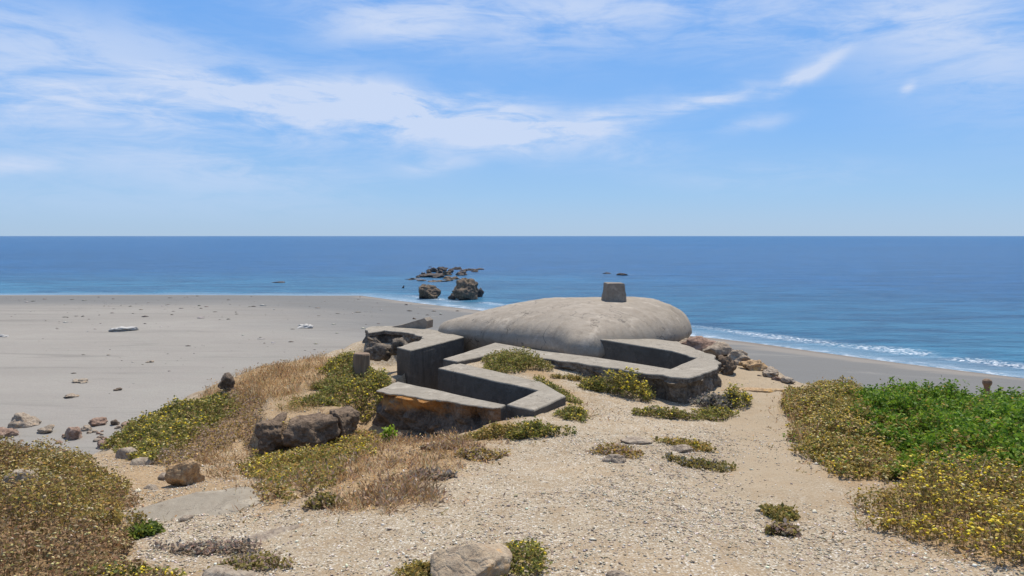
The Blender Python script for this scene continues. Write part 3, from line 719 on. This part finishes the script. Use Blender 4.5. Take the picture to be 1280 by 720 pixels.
# ------------------------------------------------------------------ posts
def post(name, loc, r, h, label, seed, round_top=False):
    n = 20; levels = [(-.3, 1.), (0, 1.03), (h*.3, 1.), (h*.7, .98), (h-.02, .97), (h, .90)]
    if round_top: levels = [(-.3, .7), (0, .7), (h-r*2.4, .66), (h-r*1.9, .75), (h-r*1.5, 1.), (h-r, 1.12), (h-r*.5, 1.02), (h-r*.15, .7), (h, .3)]
    V = []; 
    for z, s in levels:
        for i in range(n):
            a = 2*math.pi*i/n; q = r*s*(1+.05*math.sin(a*3+seed)+.02*math.sin(a*7))
            V.append((q*math.cos(a), q*math.sin(a), z))
    fs = [(k*n+i, k*n+(i+1) % n, (k+1)*n+(i+1) % n, (k+1)*n+i) for k in range(len(levels)-1) for i in range(n)]
    fs.append(tuple(range((len(levels)-1)*n, len(levels)*n)))
    o = mesh_obj(name, V, fs, M['wood']); o.location = loc; o.rotation_euler = (.02, .03, seed)
    tag(o, label, 'post'); return o
pp = at(452, 470, 10.3)
post('wooden_post', (pp.x, pp.y, pp.z-.05), .123, .38, 'short sawn-off round wooden post in the flowers left of the trench', 1.2)
pp = at(1236, 479.5, 11.3); g_ = gz(pp.x, pp.y)
post('wooden_post', (pp.x, pp.y, g_-.2), .062, pp.z-g_+.27, 'dark round-topped post showing above the green thicket at right', 2.0, True)

# ------------------------------------------------------------------ plants
def sample_zone(poly, dens, edge=.10):
    p = np.array(poly); lo, hi = p.min(0)-edge*2, p.max(0)+edge*2
    n = int((hi-lo).prod()*dens)
    x = rng.uniform(lo[0], hi[0], n); y = rng.uniform(lo[1], hi[1], n)
    s = poly_sdf(x, y, poly)+edge*1.6*fbm(x, y, 1.7, 3, 2.6)
    k = s > 0
    return x[k], y[k], s[k]
def pal(colors, n, jit=.18):
    c = np.array(colors)[rng.integers(0, len(colors), n)]
    return np.clip(c*(1+rng.normal(0, jit, (n, 1)))*(1+rng.normal(0, jit*.3, (n, 3))), .005, 1)
def unit(v): return v/(np.linalg.norm(v, axis=1)[:, None]+1e-9)
def kites(base, d, L, W, cols):
    n = len(base); side = unit(np.cross(d, rng.normal(size=(n, 3))))
    m_ = base+d*(L*.5)[:, None]
    V = np.stack([base, m_+side*W[:, None], base+d*L[:, None]+np.array([0, 0, -1])*(L*.12)[:, None], m_-side*W[:, None]], 1).reshape(-1, 3)
    return V, np.arange(4*n).reshape(n, 4), cols
def join(parts):
    V = []; F = []; C = []; o = 0
    for v, f, c in parts:
        V.append(v); F.append(f+o); C.append(c); o += len(v)
    return np.vstack(V), np.vstack(F), np.vstack(C)
OCT = np.array([(1,0,0),(.3,.95,0),(-.8,.6,0),(-.8,-.6,0),(.3,-.95,0),(0,0,.75),(0,0,-.6)], float)
OCF = np.array([(0,1,5),(1,2,5),(2,3,5),(3,4,5),(4,0,5),(1,0,6),(2,1,6),(3,2,6),(4,3,6),(0,4,6)])
def heads(c, r, cols):
    n = len(c); a = rng.uniform(0, 6.28, n); ca, sa = np.cos(a), np.sin(a)
    v = OCT[None]*r[:, None, None]*(1+rng.normal(0, .18, (n, 7, 1)))
    x = v[..., 0]*ca[:, None]-v[..., 1]*sa[:, None]; y = v[..., 0]*sa[:, None]+v[..., 1]*ca[:, None]
    tx = rng.normal(0, .35, (n, 1)); ty = rng.normal(0, .35, (n, 1))
    z = v[..., 2]*.75+x*tx+y*ty
    V = (np.stack([x, y, z], -1)+c[:, None, :]).reshape(-1, 3)
    F = (OCF[None]+7*np.arange(n)[:, None, None]).reshape(-1, 3)
    return V, F, np.repeat(cols, 10, 0)

OLIVE = [(.225,.185,.05),(.29,.225,.065),(.165,.15,.04),(.34,.255,.085)]
FRESH = [(.17,.185,.04),(.24,.235,.05),(.12,.14,.032),(.30,.27,.06)]
RUST = [(.27,.155,.075),(.34,.21,.10),(.20,.12,.06),(.38,.26,.14),(.23,.17,.07)]
BROWNY = [(.37,.255,.06),(.44,.30,.07),(.28,.205,.045),(.48,.33,.10),(.23,.185,.04)]
GREEN = [(.125,.215,.016),(.18,.285,.022),(.075,.14,.012),(.25,.34,.038),(.14,.235,.018),(.09,.18,.02)]
DRY = [(.52,.35,.165),(.60,.43,.225),(.47,.27,.115),(.64,.50,.29),(.55,.33,.135)]
MAUVE = [(.34,.24,.17),(.42,.30,.22),(.27,.19,.14),(.48,.37,.26)]
GREYD = [(.20,.18,.15),(.27,.24,.20),(.15,.135,.11)]
YEL = [(.76,.58,.05),(.82,.66,.10),(.68,.53,.05),(.80,.60,.02)]
PALE = [(.58,.47,.17),(.50,.40,.16),(.64,.54,.26)]
TAN = [(.42,.31,.16),(.36,.26,.13),(.52,.42,.26)]

def shrub_field(x, y, s, h, colors, nl=7, leaf=.03, width=.28, bloom=None, bp=.5, br=.011, grow=.35, spread=.5, relief=1.0, alt=None, stalks=.10):
    """sprigs rooted at x,y; h is the full height inside, lower at the rim"""
    n = len(x); z0 = ground(x, y)
    clump = .72+relief*(.42*fbm(x, y, 6, 3, 2.2)+.16*fbm(x, y, 2, 2, 7))
    hh = np.maximum(.03, h*np.clip(clump, .25, 1.3)*np.clip(.35+.65*s/grow, 0, 1)*rng.uniform(.7, 1.12, n))
    lean = rng.normal(0, spread*.35, (n, 2)); top = np.c_[x+lean[:, 0]*hh, y+lean[:, 1]*hh, z0+hh]
    root = np.c_[x, y, z0-.01]
    parts = []
    d = top-root; L = np.linalg.norm(d, axis=1)
    parts.append(kites(root, d/L[:, None], L, np.full(n, .0022), pal([(.16,.12,.06),(.22,.16,.08)], n)))
    pm = fbm(x, y, 15, 3, 1.5)+.5*rng.normal(size=n) > .55
    for k in range(nl):
        t = rng.uniform(.35, 1.0, n) if k else np.full(n, .97)
        b_ = root+d*t[:, None]+rng.normal(0, .012, (n, 3))
        dr = unit(np.c_[rng.normal(0, 1, (n, 2)), rng.normal(.35, .55, n)])
        ll = leaf*rng.uniform(.6, 1.3, n)
        cc_ = pal(colors, n)
        if alt is not None: cc_[pm] = pal(alt, int(pm.sum()))
        parts.append(kites(b_, dr, ll, ll*width, cc_))
    q = rng.random(n) < stalks            # bare dead stalks standing proud
    if q.any():
        m_ = int(q.sum()); dd = unit(np.c_[rng.normal(0, .45, (m_, 2)), np.ones(m_)])
        parts.append(kites(root[q], dd, hh[q]*rng.uniform(.9, 1.45, m_), np.full(m_, .0028), pal([(.42,.32,.20),(.30,.22,.14),(.50,.42,.30)], m_)))
    fol = join(parts); fl = None
    if bloom is not None:
        k = rng.random(n) < bp*np.clip(.5+.9*fbm(x, y, 9, 3, 1.6), .05, 1.4)
        c_ = top[k]; m_ = len(c_)
        if m_: fl = heads(np.vstack([c_, c_+rng.normal(0, br*1.3, c_.shape)*np.array([1, 1, .4])]), br*rng.uniform(.6, 1.25, 2*m_), pal(bloom, 2*m_, .12))
    return fol, fl
def plant(name, label, cat, sets, stuff=False, group=None, flname='flower_heads'):
    fol = join([s[0] for s in sets]); fls = [s[1] for s in sets if s[1] is not None]
    c = fol[0].mean(0); c[2] = fol[0][:, 2].min()
    o = mesh_obj(name, fol[0]-c, fol[1], M['leaf'], None, fol[2]); o.location = c
    tag(o, label, cat, group, 'stuff' if stuff else None)
    if fls:
        fl = join(fls); f_ = mesh_obj(flname, fl[0]-c, fl[1], M['bloom'], o, fl[2]); f_['kind'] = 'stuff'
    return o
def grass_field(x, y, h, colors, nb=5, w=.0028, droop=.5):
    k = rng.random(len(x)) < np.clip(.75+1.5*fbm(x, y, 21, 3, 3.2), .08, 1); x, y = x[k], y[k]
    n = len(x); z0 = ground(x, y); parts = []
    hh = h*np.clip(.75+.5*fbm(x, y, 4, 3, 2.0), .25, 1.3)
    for k in range(nb):
        b_ = np.c_[x, y, z0-.01]+rng.normal(0, .018, (n, 3))*np.array([1, 1, 0])
        L = hh*rng.uniform(.5, 1.15, n)
        d = unit(np.c_[rng.normal(0, droop, (n, 2)), np.full(n, 1.0)])
        c_ = pal(colors, n, .2)
        parts.append(kites(b_, d, L, np.full(n, w)*rng.uniform(.7, 1.4, n), c_))
        if k % 2 == 0:       # seed heads
            tip = b_+d*(L*.97)[:, None]; q = rng.random(n) < .6
            parts.append(kites(tip[q]-d[q]*.02, unit(d[q]+rng.normal(0, .3, (q.sum(), 3))), rng.uniform(.025, .05, q.sum()), rng.uniform(.004, .008, q.sum()), pal(colors, q.sum(), .15)))
    return join(parts), None

# left mass: olive at the far side, rusty and pale headed near the camera
x, y, s = sample_zone(Z_LEFT, 800)
k = (x > -6.2)
x, y, s = x[k], y[k], s[k]
t = y-4.6+.9*fbm(x, y, 3, 3, 1.1)
gap = fbm(x, y, 12, 3, 1.3)+1.2*np.exp(-(((x+2.75)**2+(y-4.25)**2)/.05))
a, b2 = (t > .25) & (gap < 1.05), (t <= .25) & (gap < 1.05)
plant('ground_cover', 'olive and rusty seeding ground cover over the left foreground mound', 'ground cover',
      [shrub_field(x[a], y[a], s[a], .30, OLIVE+BROWNY+RUST[:1], 9, .028, .26, PALE+TAN, .42, .011, alt=RUST),
       shrub_field(x[b2], y[b2], s[b2], .26, RUST+RUST+OLIVE[:1], 9, .027, .22, TAN+PALE, .50, .010)], True)
x, y, s = sample_zone(Z_RIDGE, 700)
a = x+.35*fbm(x, y, 2, 3, 1.5)+.25*(y-8.8) > -3.75
plant('ground_cover', 'dense green and yellow flowering cover on the ridge edge above the gully', 'ground cover',
      [shrub_field(x[~a], y[~a], s[~a], .25, OLIVE+FRESH, 8, .034, .3, YEL+PALE, .42, .013), shrub_field(x[a], y[a], s[a], .22, BROWNY+MAUVE+MAUVE, 7, .030, .22, TAN, .3, .011)], True)
x, y, s = sample_zone(Z_POST, 800)
plant('ground_cover', 'yellow flowering cover between the wooden post and the trench', 'ground cover',
      [shrub_field(x, y, s, .25, OLIVE+FRESH, 8, .034, .3, YEL+PALE[:1], .45, .014)], True)
x, y, s = sample_zone(Z_BELOW, 600)
a = y < 6.6
plant('ground_cover', 'thin yellowish cover in front of the dark rock outcrop', 'ground cover',
      [shrub_field(x, y, s, .14, OLIVE+BROWNY+FRESH[:2], 7, .03, .28, YEL+PALE, .35, .012, .25, alt=DRY+RUST)], True)
x, y, s = sample_zone(Z_BROWN, 760, .15)
plant('ground_cover', 'browning yellow-headed cover at the left side of the green thicket', 'ground cover',
      [shrub_field(x, y, s, .24, BROWNY+OLIVE+FRESH[:2], 8, .034, .27, PALE+YEL[:1]+[(.62,.44,.11),(.55,.38,.10)], .9, .0125, alt=RUST+DRY[:2]+GREEN[:2])], True)
x, y, s = sample_zone(Z_YEL, 700, .22)
k = x < 5.4; x, y, s = x[k], y[k], s[k]
plant('ground_cover', 'bright yellow flower heads on brown stems at the lower right corner', 'ground cover',
      [shrub_field(x, y, s, .36, BROWNY+OLIVE+RUST[:1], 8, .028, .24, YEL+YEL+PALE, .6, .0115, alt=RUST+FRESH[:2])], True)
x, y, s = sample_zone(Z_GREEN, 640, .36)
k = x < 8.6; x, y, s = x[k], y[k], s[k]
plant('green_thicket', 'dense bright green leafy thicket filling the right side', 'thicket',
      [shrub_field(x, y, s, .31, GREEN, 18, .046, .24, None, 0, .01, .45, .8, 1.5, BROWNY+[(.20,.20,.04)]*3, .03)], True)
def field_grass(name, label, zone, dens, h, colors, nb=5, droop=.45):
    x, y, s = sample_zone(zone, dens)
    g_ = grass_field(x, y, h, colors, nb, .0028, droop)
    c = g_[0][0].mean(0)
    o = mesh_obj(name, g_[0][0]-c, g_[0][1], M['straw'], None, g_[0][2]); o.location = c
    return tag(o, label, 'grass', None, 'stuff')
field_grass('dry_grass', 'tawny dry grass along the ridge beside the beach', Z_RIDGEGRASS, 400, .19, DRY+DRY+RUST)
field_grass('dry_grass', 'straw coloured dry grass below the near trench wall', Z_STRAW, 300, .15, DRY+RUST+MAUVE[:2], 6, .7)
field_grass('dry_grass', 'orange-brown dry grass on the slope between the ridge and the dark outcrop', gp((225,592),(262,560),(300,528),(330,508),(322,560),(300,600),(325,645),(300,655),(270,600)), 190, .13, DRY+RUST+RUST, 6, .8)
field_grass('dry_grass', 'thin dry grass on top of the dark outcrop', gp((335,522),(345,505),(390,492),(440,480),(440,500),(400,512)), 260, .12, DRY+OLIVE+OLIVE, 5, .8)
field_grass('dry_grass', 'wispy dry grass around the small clumps below the trench', gp((520,560),(560,548),(640,548),(650,560),(600,590),(560,620),(530,640),(480,660),(470,645)), 90, .09, DRY+MAUVE, 5, .9)
field_grass('dry_grass', 'mauve-brown dry tufts scattered on the gravel left of centre', Z_PUR, 420, .12, MAUVE+RUST, 6, .8)
field_grass('dry_grass', 'sparse dry grass at the lower right beside the path', Z_DRYR, 75, .12, DRY+OLIVE[:2], 5, .8)
field_grass('dry_grass', 'faded dry grass at the left edge of the right hand cover', gp((975,520),(990,495),(1030,486),(1040,500),(1010,560)), 260, .24, DRY+RUST[:1])

x = rng.uniform(-3.6, 5.0, 16000); y = rng.uniform(2.8, 11, 16000); v = np.full(len(x), -9.)
for z_ in ALLZ: v = np.maximum(v, poly_sdf(x, y, z_))
q = (rng.random(len(x)) < .9*np.exp(-np.maximum(-v, 0)/.16)*sstep(-.3, .5, fbm(x, y, 2, 3, 1.8))+.035*sstep(.1, .9, fbm(x, y, 9, 3, 1.2))) & (v < .1)
for z_ in (TRENCH, PIT, [tuple(p) for p in W_C], [tuple(p) for p in W_E], [tuple(p) for p in W_F], [tuple(p) for p in W_B]): q &= poly_sdf(x, y, z_) < -.05
g_ = grass_field(x[q], y[q], .075, DRY+MAUVE+OLIVE[:2], 5, .0024, 1.0)
c = g_[0][0].mean(0); o = mesh_obj('dry_litter', g_[0][0]-c, g_[0][1], M['straw'], None, g_[0][2]); o.location = c
tag(o, 'short dry stalks and litter scattered along the plant edges and the path', 'dry litter', None, 'stuff')

# separate clumps one can point at
def clump(px, py, rx, ry, h, label, colors, bloom, bp, dens=900, leaf=.032, br=.013, name='flowering_plant', cat='plant', rot=0., nl=8):
    cx, cy = G(px, py); n = max(160, int(max(dens, 1100)*math.pi*rx*ry))
    r = np.sqrt(rng.random(n)); a = rng.uniform(0, 6.283, n)
    rr = r**1.15*(1+.20*np.sin(a*3+px)+.10*np.sin(a*5+py))
    u, v = rr*np.cos(a)*rx, rr*np.sin(a)*ry
    x = cx+u*math.cos(rot)-v*math.sin(rot); y = cy+u*math.sin(rot)+v*math.cos(rot)
    return plant(name, label, cat, [shrub_field(x, y, (1-r)*min(rx, ry), h, colors, nl, leaf, .3, bloom, bp, br, .16)])
FRY = FRESH+OLIVE
clump(674,542,.29,.17,.20,'rounded yellow-flowered clump at the right end of the trench',FRY,YEL,.5)
clump(483,486,.16,.26,.44,'tall yellow-flowered plant against the cut end of the far trench wall',FRY,YEL,.4)
clump(395,505,.30,.14,.14,'olive plant growing on top of the dark outcrop',OLIVE+FRESH,YEL,.2)
clump(655,545,.20,.10,.10,'small flowering plant squeezed under the right end of the near trench wall',FRY,YEL,.4)
clump(560,560,.25,.12,.11,'reddish brown dry tuft right of the lime-green sprig',RUST+MAUVE,TAN,.3)
clump(745,487,.22,.14,.18,'yellow-green plant between the two low bushes by the long parapet',FRY,YEL,.5)
clump(612,545,.40,.16,.15,'ragged olive clump along the foot of the near trench wall',OLIVE+BROWNY,PALE,.3)
clump(603,570,.22,.12,.12,'brown withering clump below the near trench wall',MAUVE+BROWNY,TAN,.2)
clump(716,522,.17,.24,.20,'upright yellow clump beside the broken corner of the trench',FRY,YEL,.5)
clump(690,492,.16,.55,.16,'trailing yellow-green plant along the outer edge of the trench wall',FRY,PALE+YEL,.4,rot=.45)
clump(640,458,.52,.50,.24,'green-brown bush filling the corner inside the parapet',OLIVE+FRESH,PALE,.3,rot=-.7)
clump(778,492,.52,.20,.36,'bushy plant full of yellow flowers against the parapet wall',FRESH+OLIVE,YEL,.9,900,.032,.016)
clump(722,476,.32,.14,.16,'low olive plant at the foot of the long parapet',OLIVE+BROWNY,PALE,.25)
clump(838,522,.52,.16,.17,'low spreading plant with yellow flowers in front of the parapet tip',FRY+MAUVE[:1],YEL,.35)
clump(893,522,.26,.18,.22,'green clump below the tip of the parapet',FRY,YEL,.35)
clump(916,505,.26,.24,.34,'yellow-flowered clump at the path side of the parapet tip',FRY,YEL,.5)
clump(893,508,.30,.22,.30,'leafless grey twiggy plant leaning on the parapet tip',GREYD,None,0,700,.05,.01,'dead_shrub','shrub',0.,5)
clump(850,438,.42,.2,.16,'small yellow plant on the rim under the right end of the roof',FRY,YEL,.3)
clump(858,558,.28,.14,.10,'creeping brown-green plant with a few flowers on the path',OLIVE+BROWNY+MAUVE[:1],YEL,.15,rot=-.6)
clump(878,585,.33,.12,.09,'creeping grey-green plant lower down the path',OLIVE+GREYD[:1],YEL,.12,rot=-.75)
clump(770,568,.20,.16,.15,'dry tuft on the brown rock in the path',MAUVE+BROWNY,None,0)
clump(975,645,.09,.10,.06,'tiny green weed on the right of the path',OLIVE,YEL,.1,600)
clump(978,668,.08,.05,.05,'small dark weed near the right cover',OLIVE+MAUVE,None,0,600)
clump(652,703,.14,.20,.17,'flowering plant hugging the right side of the pale boulder',FRY,YEL,.95,1700,.022,.011)
clump(604,737,.24,.07,.13,'row of yellow flowers in front of the pale boulder',FRY,YEL,.75,1500,.022,.012)
clump(527,720,.12,.14,.13,'olive tuft at the left of the pale boulder',OLIVE+BROWNY,None,0,1300,.024)
clump(310,712,.20,.12,.12,'small plant with two bright yellow flowers at the bottom left',OLIVE+MAUVE[:2],YEL,.12,700,.024,.016)
clump(268,690,.30,.10,.06,'flat withered mat of plants below the grey slab',MAUVE+GREYD,None,0,700,.026)
clump(158,722,.24,.07,.07,'yellow-green mat of flowers at the bottom left corner',FRY,YEL+PALE,.6,1200,.022)
clump(405,632,.12,.10,.10,'dark olive tuft on the gravel left of centre',OLIVE+MAUVE[:1],None,0)
clump(540,598,.16,.10,.10,'grey-brown tuft at the edge of the dry grass',GREYD+MAUVE,None,0)
clump(487,552,.05,.05,.30,'lone fresh lime-green sprig before the near trench wall',[(.25,.36,.03),(.32,.42,.05)],None,0,5000,.04)
clump(178,668,.09,.08,.10,'small bright green tuft at the edge of the left cover',[(.18,.22,.03),(.12,.16,.03)],YEL,.1,1600)

# ------------------------------------------------------------------ gravel
def gravel(n, xr, yr, lo, hi):
    x = rng.uniform(*xr, n); y = yr[0]+(yr[1]-yr[0])*rng.random(n)**1.35
    v = np.zeros(n)
    for z_ in ALLZ: v = np.maximum(v, sstep(-.05, .2, poly_sdf(x, y, z_)))
    ins = np.minimum.reduce([sstep(.1, .5, poly_sdf(x, y, HEAD))]+[sstep(.0, -.3, poly_sdf(x, y, q)) for q in (TRENCH, PIT)])
    far = sstep(9.5, 7.5, y)
    keep_ = rng.random(n) < (1-.9*v)*ins*(.25+.75*far)*np.clip(.45+.85*fbm(x, y, 6, 3, .9), .04, 1)*(1-.7*sstep(.55, .15, np.abs(x-(2.5+.32*(y-7)))*np.where(y > 5.0, 1, 9)))
    x, y = x[keep_], y[keep_]; n = len(x)
    r = lo*(hi/lo)**(rng.random(n)**2.2)
    V0, F0 = ICO_P
    v = V0[None]*(1+rng.normal(0, .16, (n, len(V0), 1)))
    v = v*np.stack([rng.uniform(.8, 1.3, n), rng.uniform(.6, 1.0, n), rng.uniform(.35, .7, n)], -1)[:, None, :]*r[:, None, None]
    a = rng.uniform(0, 6.28, n)[:, None]; ca, sa = np.cos(a), np.sin(a)
    X_ = v[..., 0]*ca-v[..., 1]*sa; Y_ = v[..., 0]*sa+v[..., 1]*ca
    tx, ty = rng.normal(0, .3, (n, 1)), rng.normal(0, .3, (n, 1))
    Z_ = v[..., 2]+tx*X_+ty*Y_
    V = np.stack([X_+x[:, None], Y_+y[:, None], Z_+(ground(x, y)+r*.18)[:, None]], -1).reshape(-1, 3)
    F = (F0[None]+len(V0)*np.arange(n)[:, None, None]).reshape(-1, 3)
    C = pal([(.42,.35,.25),(.38,.31,.21),(.49,.42,.32),(.36,.29,.205),(.30,.245,.19),(.60,.53,.43),(.43,.345,.245),(.36,.29,.21),(.64,.58,.48),(.30,.24,.175)], n, .14)
    return V, F, np.repeat(C, len(F0), 0)
ICO_P = (np.array([(1,0,0),(0,1,0),(-1,0,0),(0,-1,0),(0,0,1),(0,0,-1)], float), np.array([(0,1,4),(1,2,4),(2,3,4),(3,0,4),(1,0,5),(2,1,5),(3,2,5),(0,3,5)]))
m, nt, b = material('pebble'); M['pebble'] = m
nt.put(b.inputs['Base Color'], nt.n('ShaderNodeAttribute', attribute_name='tint').outputs['Color']); b.inputs['Roughness'].default_value = .9; b.inputs['Specular IOR Level'].default_value = .2
V, F, C = join([gravel(270000, (-5.0, 5.2), (2.7, 11.5), .004, .013), gravel(650, (-3.6, 5.2), (2.9, 11.5), .012, .032)])
gvl = mesh_obj('gravel', V, F, M['pebble'], None, C)
tag(gvl, 'loose pale gravel strewn over the path', 'gravel', kind='stuff')

# small stones washed up over the beach
n = 2600; x = rng.uniform(-75, 14, n); y = 18+88*rng.random(n)**.8
k = (shore(x, y) < -2) & (poly_sdf(x, y, HEAD) < -5) & (rng.random(n) < np.clip(.3+.9*fbm(x*.4, y, 3, 3, .12), .02, 1))
x, y = x[k], y[k]; n = len(x); r = .02*(7**(rng.random(n)**2.4))*(.6+y/60)
v = ICO_P[0][None]*(1+rng.normal(0, .2, (n, 6, 1)))*np.stack([rng.uniform(.8, 1.8, n), rng.uniform(.6, 1.3, n), rng.uniform(.3, .6, n)], -1)[:, None, :]*r[:, None, None]
V = (v+np.stack([x, y, beach_z(x, y)+r*.08], -1)[:, None, :]).reshape(-1, 3); F = (ICO_P[1][None]+6*np.arange(n)[:, None, None]).reshape(-1, 3)
bp = mesh_obj('beach_pebbles', V, F, M['pebble'], None, np.repeat(pal([(.12,.10,.08),(.18,.15,.12),(.25,.21,.17),(.34,.31,.27)], n, .15), 8, 0))
tag(bp, 'small stones and drift bits sprinkled over the grey sand', 'pebbles', kind='stuff')

# ------------------------------------------------------------------ light, sky, camera
SUN_AZ, SUN_EL = R(24), R(66)
sd = Vector((math.sin(SUN_AZ)*math.cos(SUN_EL), math.cos(SUN_AZ)*math.cos(SUN_EL), math.sin(SUN_EL)))
l = bpy.data.lights.new('sun', 'SUN'); l.energy = 4.6; l.angle = R(.53); l.color = (1, .935, .83)
so = bpy.data.objects.new('sun', l); col.objects.link(so); so.rotation_euler = sd.to_track_quat('Z', 'Y').to_euler(); so.location = (10, 20, 60)

w = bpy.data.worlds.new('World'); sc.world = w; w.use_nodes = True
nt = NT(w.node_tree); bg = w.node_tree.nodes['Background']
sky = nt.n('ShaderNodeTexSky', sky_type='NISHITA'); sky.sun_disc = False; sky.sun_elevation = SUN_EL; sky.sun_rotation = SUN_AZ
sky.air_density = 1.0; sky.dust_density = .5; sky.ozone_density = 1.0; sky.altitude = 10
D = nt.n('ShaderNodeTexCoord').outputs['Generated']
sx = nt.n('ShaderNodeSeparateXYZ', {'Vector': D})
az = nt.math('ARCTAN2', sx.outputs[0], sx.outputs[1]); el = nt.math('ARCSINE', sx.outputs[2])
ae = nt.n('ShaderNodeCombineXYZ', {'X': az, 'Y': el, 'Z': 0.0}).outputs[0]
streak = nt.noise(nt.n('ShaderNodeMapping', {'Vector': ae, 'Scale': (3.2, 15, 1), 'Rotation': (0, 0, .05)}).outputs[0], 1.0, 7, .62, .7)
wisp = nt.noise(nt.n('ShaderNodeMapping', {'Vector': ae, 'Scale': (9, 40, 1), 'Rotation': (0, 0, .08)}).outputs[0], 1.0, 6, .65, .9)
warp = nt.math('MULTIPLY', nt.math('SUBTRACT', nt.noise(ae, 6, 4, .6), .5), .05)
def sky_xy(px, py):
    d = ray(px, py).normalized(); return math.atan2(d.x, d.y), math.asin(d.z)
def bank(px, py, wx, wy, slope, amp):
    a0, e0 = sky_xy(px, py); wx /= FOC; wy /= FOC
    dx = nt.math('SUBTRACT', az, a0)
    dy = nt.math('SUBTRACT', nt.math('SUBTRACT', nt.math('ADD', el, warp), e0), nt.math('MULTIPLY', dx, slope))
    q = nt.math('ADD', nt.math('POWER', nt.math('ABSOLUTE', nt.math('DIVIDE', dx, wx)), 2.4), nt.math('POWER', nt.math('ABSOLUTE', nt.math('DIVIDE', dy, wy)), 2.0))
    return nt.math('MULTIPLY', nt.math('EXPONENT', nt.math('MULTIPLY', q, -1.0)), amp)
banks = [(120,128,420,30,-.02,.95),(560,147,220,28,-.16,.95),(380,118,260,14,-.05,.5),(60,40,170,34,-.02,.55),(240,205,190,26,-.03,.5),(160,260,300,30,0,.22),
         (700,160,130,16,.16,.75),(890,127,60,11,.22,.8),(1005,92,40,12,.55,.8),(945,154,38,9,.2,.5),(760,35,330,38,-.04,.5),(480,40,90,24,0,.5),(1210,45,130,70,-.3,.6),
         (545,205,50,10,.05,.45),(980,220,120,14,0,.3),(1135,109,7,6,.3,.5),(15,206,40,10,0,.5),(700,5,400,20,0,.3)]
tot = None
for bk in banks:
    v = bank(*bk); tot = v if tot is None else nt.math('ADD', tot, v)
# the rest of the sky, out of this view, carries the same thin cirrus
behind = nt.math('MULTIPLY', nt.maprange(nt.math('ABSOLUTE', az), .75, 1.1), nt.maprange(el, .02, .3))
over = nt.maprange(el, .36, .55)
gen = nt.math('MULTIPLY', nt.math('MAXIMUM', behind, over), .45)
tot = nt.math('ADD', tot, gen)
tex = nt.math('ADD', nt.math('MULTIPLY', nt.ramp(streak, [(.25, 0.), (.72, 1.)]), .75), nt.math('MULTIPLY', nt.ramp(wisp, [(.3, 0.), (.75, 1.)]), .45))
cl = nt.math('MULTIPLY', tot, nt.maprange(tex, .22, .88, .05, 1.2))
cl = nt.math('MINIMUM', nt.math('MAXIMUM', cl, 0.0), .9)
cl = nt.math('MULTIPLY', cl, nt.maprange(el, .0, .05))
air = nt.ramp(nt.math('DIVIDE', nt.math('MAXIMUM', el, 0.0), 1.5708), [(0., (.40, .575, .79)), (.035, (.31, .55, .87)), (.09, (.215, .475, .92)), (.2, (.155, .40, .90)), (1., (.08, .22, .60))])
air = nt.mix(1.0, air, (9.0, 9.0, 9.0), 'MULTIPLY')
hsv = nt.n('ShaderNodeMix', data_type='RGBA'); nt.put(hsv.inputs[0], .88); nt.put(hsv.inputs[6], sky.outputs[0]); nt.put(hsv.inputs[7], air)
cc = nt.mix(cl, hsv.outputs[2], (5.6, 6.5, 8.3))
nt.put(bg.inputs['Color'], cc); bg.inputs['Strength'].default_value = .09

cam = bpy.data.cameras.new('camera'); co = bpy.data.objects.new('camera', cam); col.objects.link(co); sc.camera = co
cam.sensor_width = 36; cam.lens = 36*FOC/1280; cam.clip_start = .05; cam.clip_end = 120000
co.location = (0, 0, EYE); co.rotation_euler = (math.pi/2-PITCH, 0, 0)
vs = sc.view_settings
vs.view_transform = 'Standard'; vs.look = 'None'; vs.gamma = 1; vs.exposure = .3; vs.use_curve_mapping = False
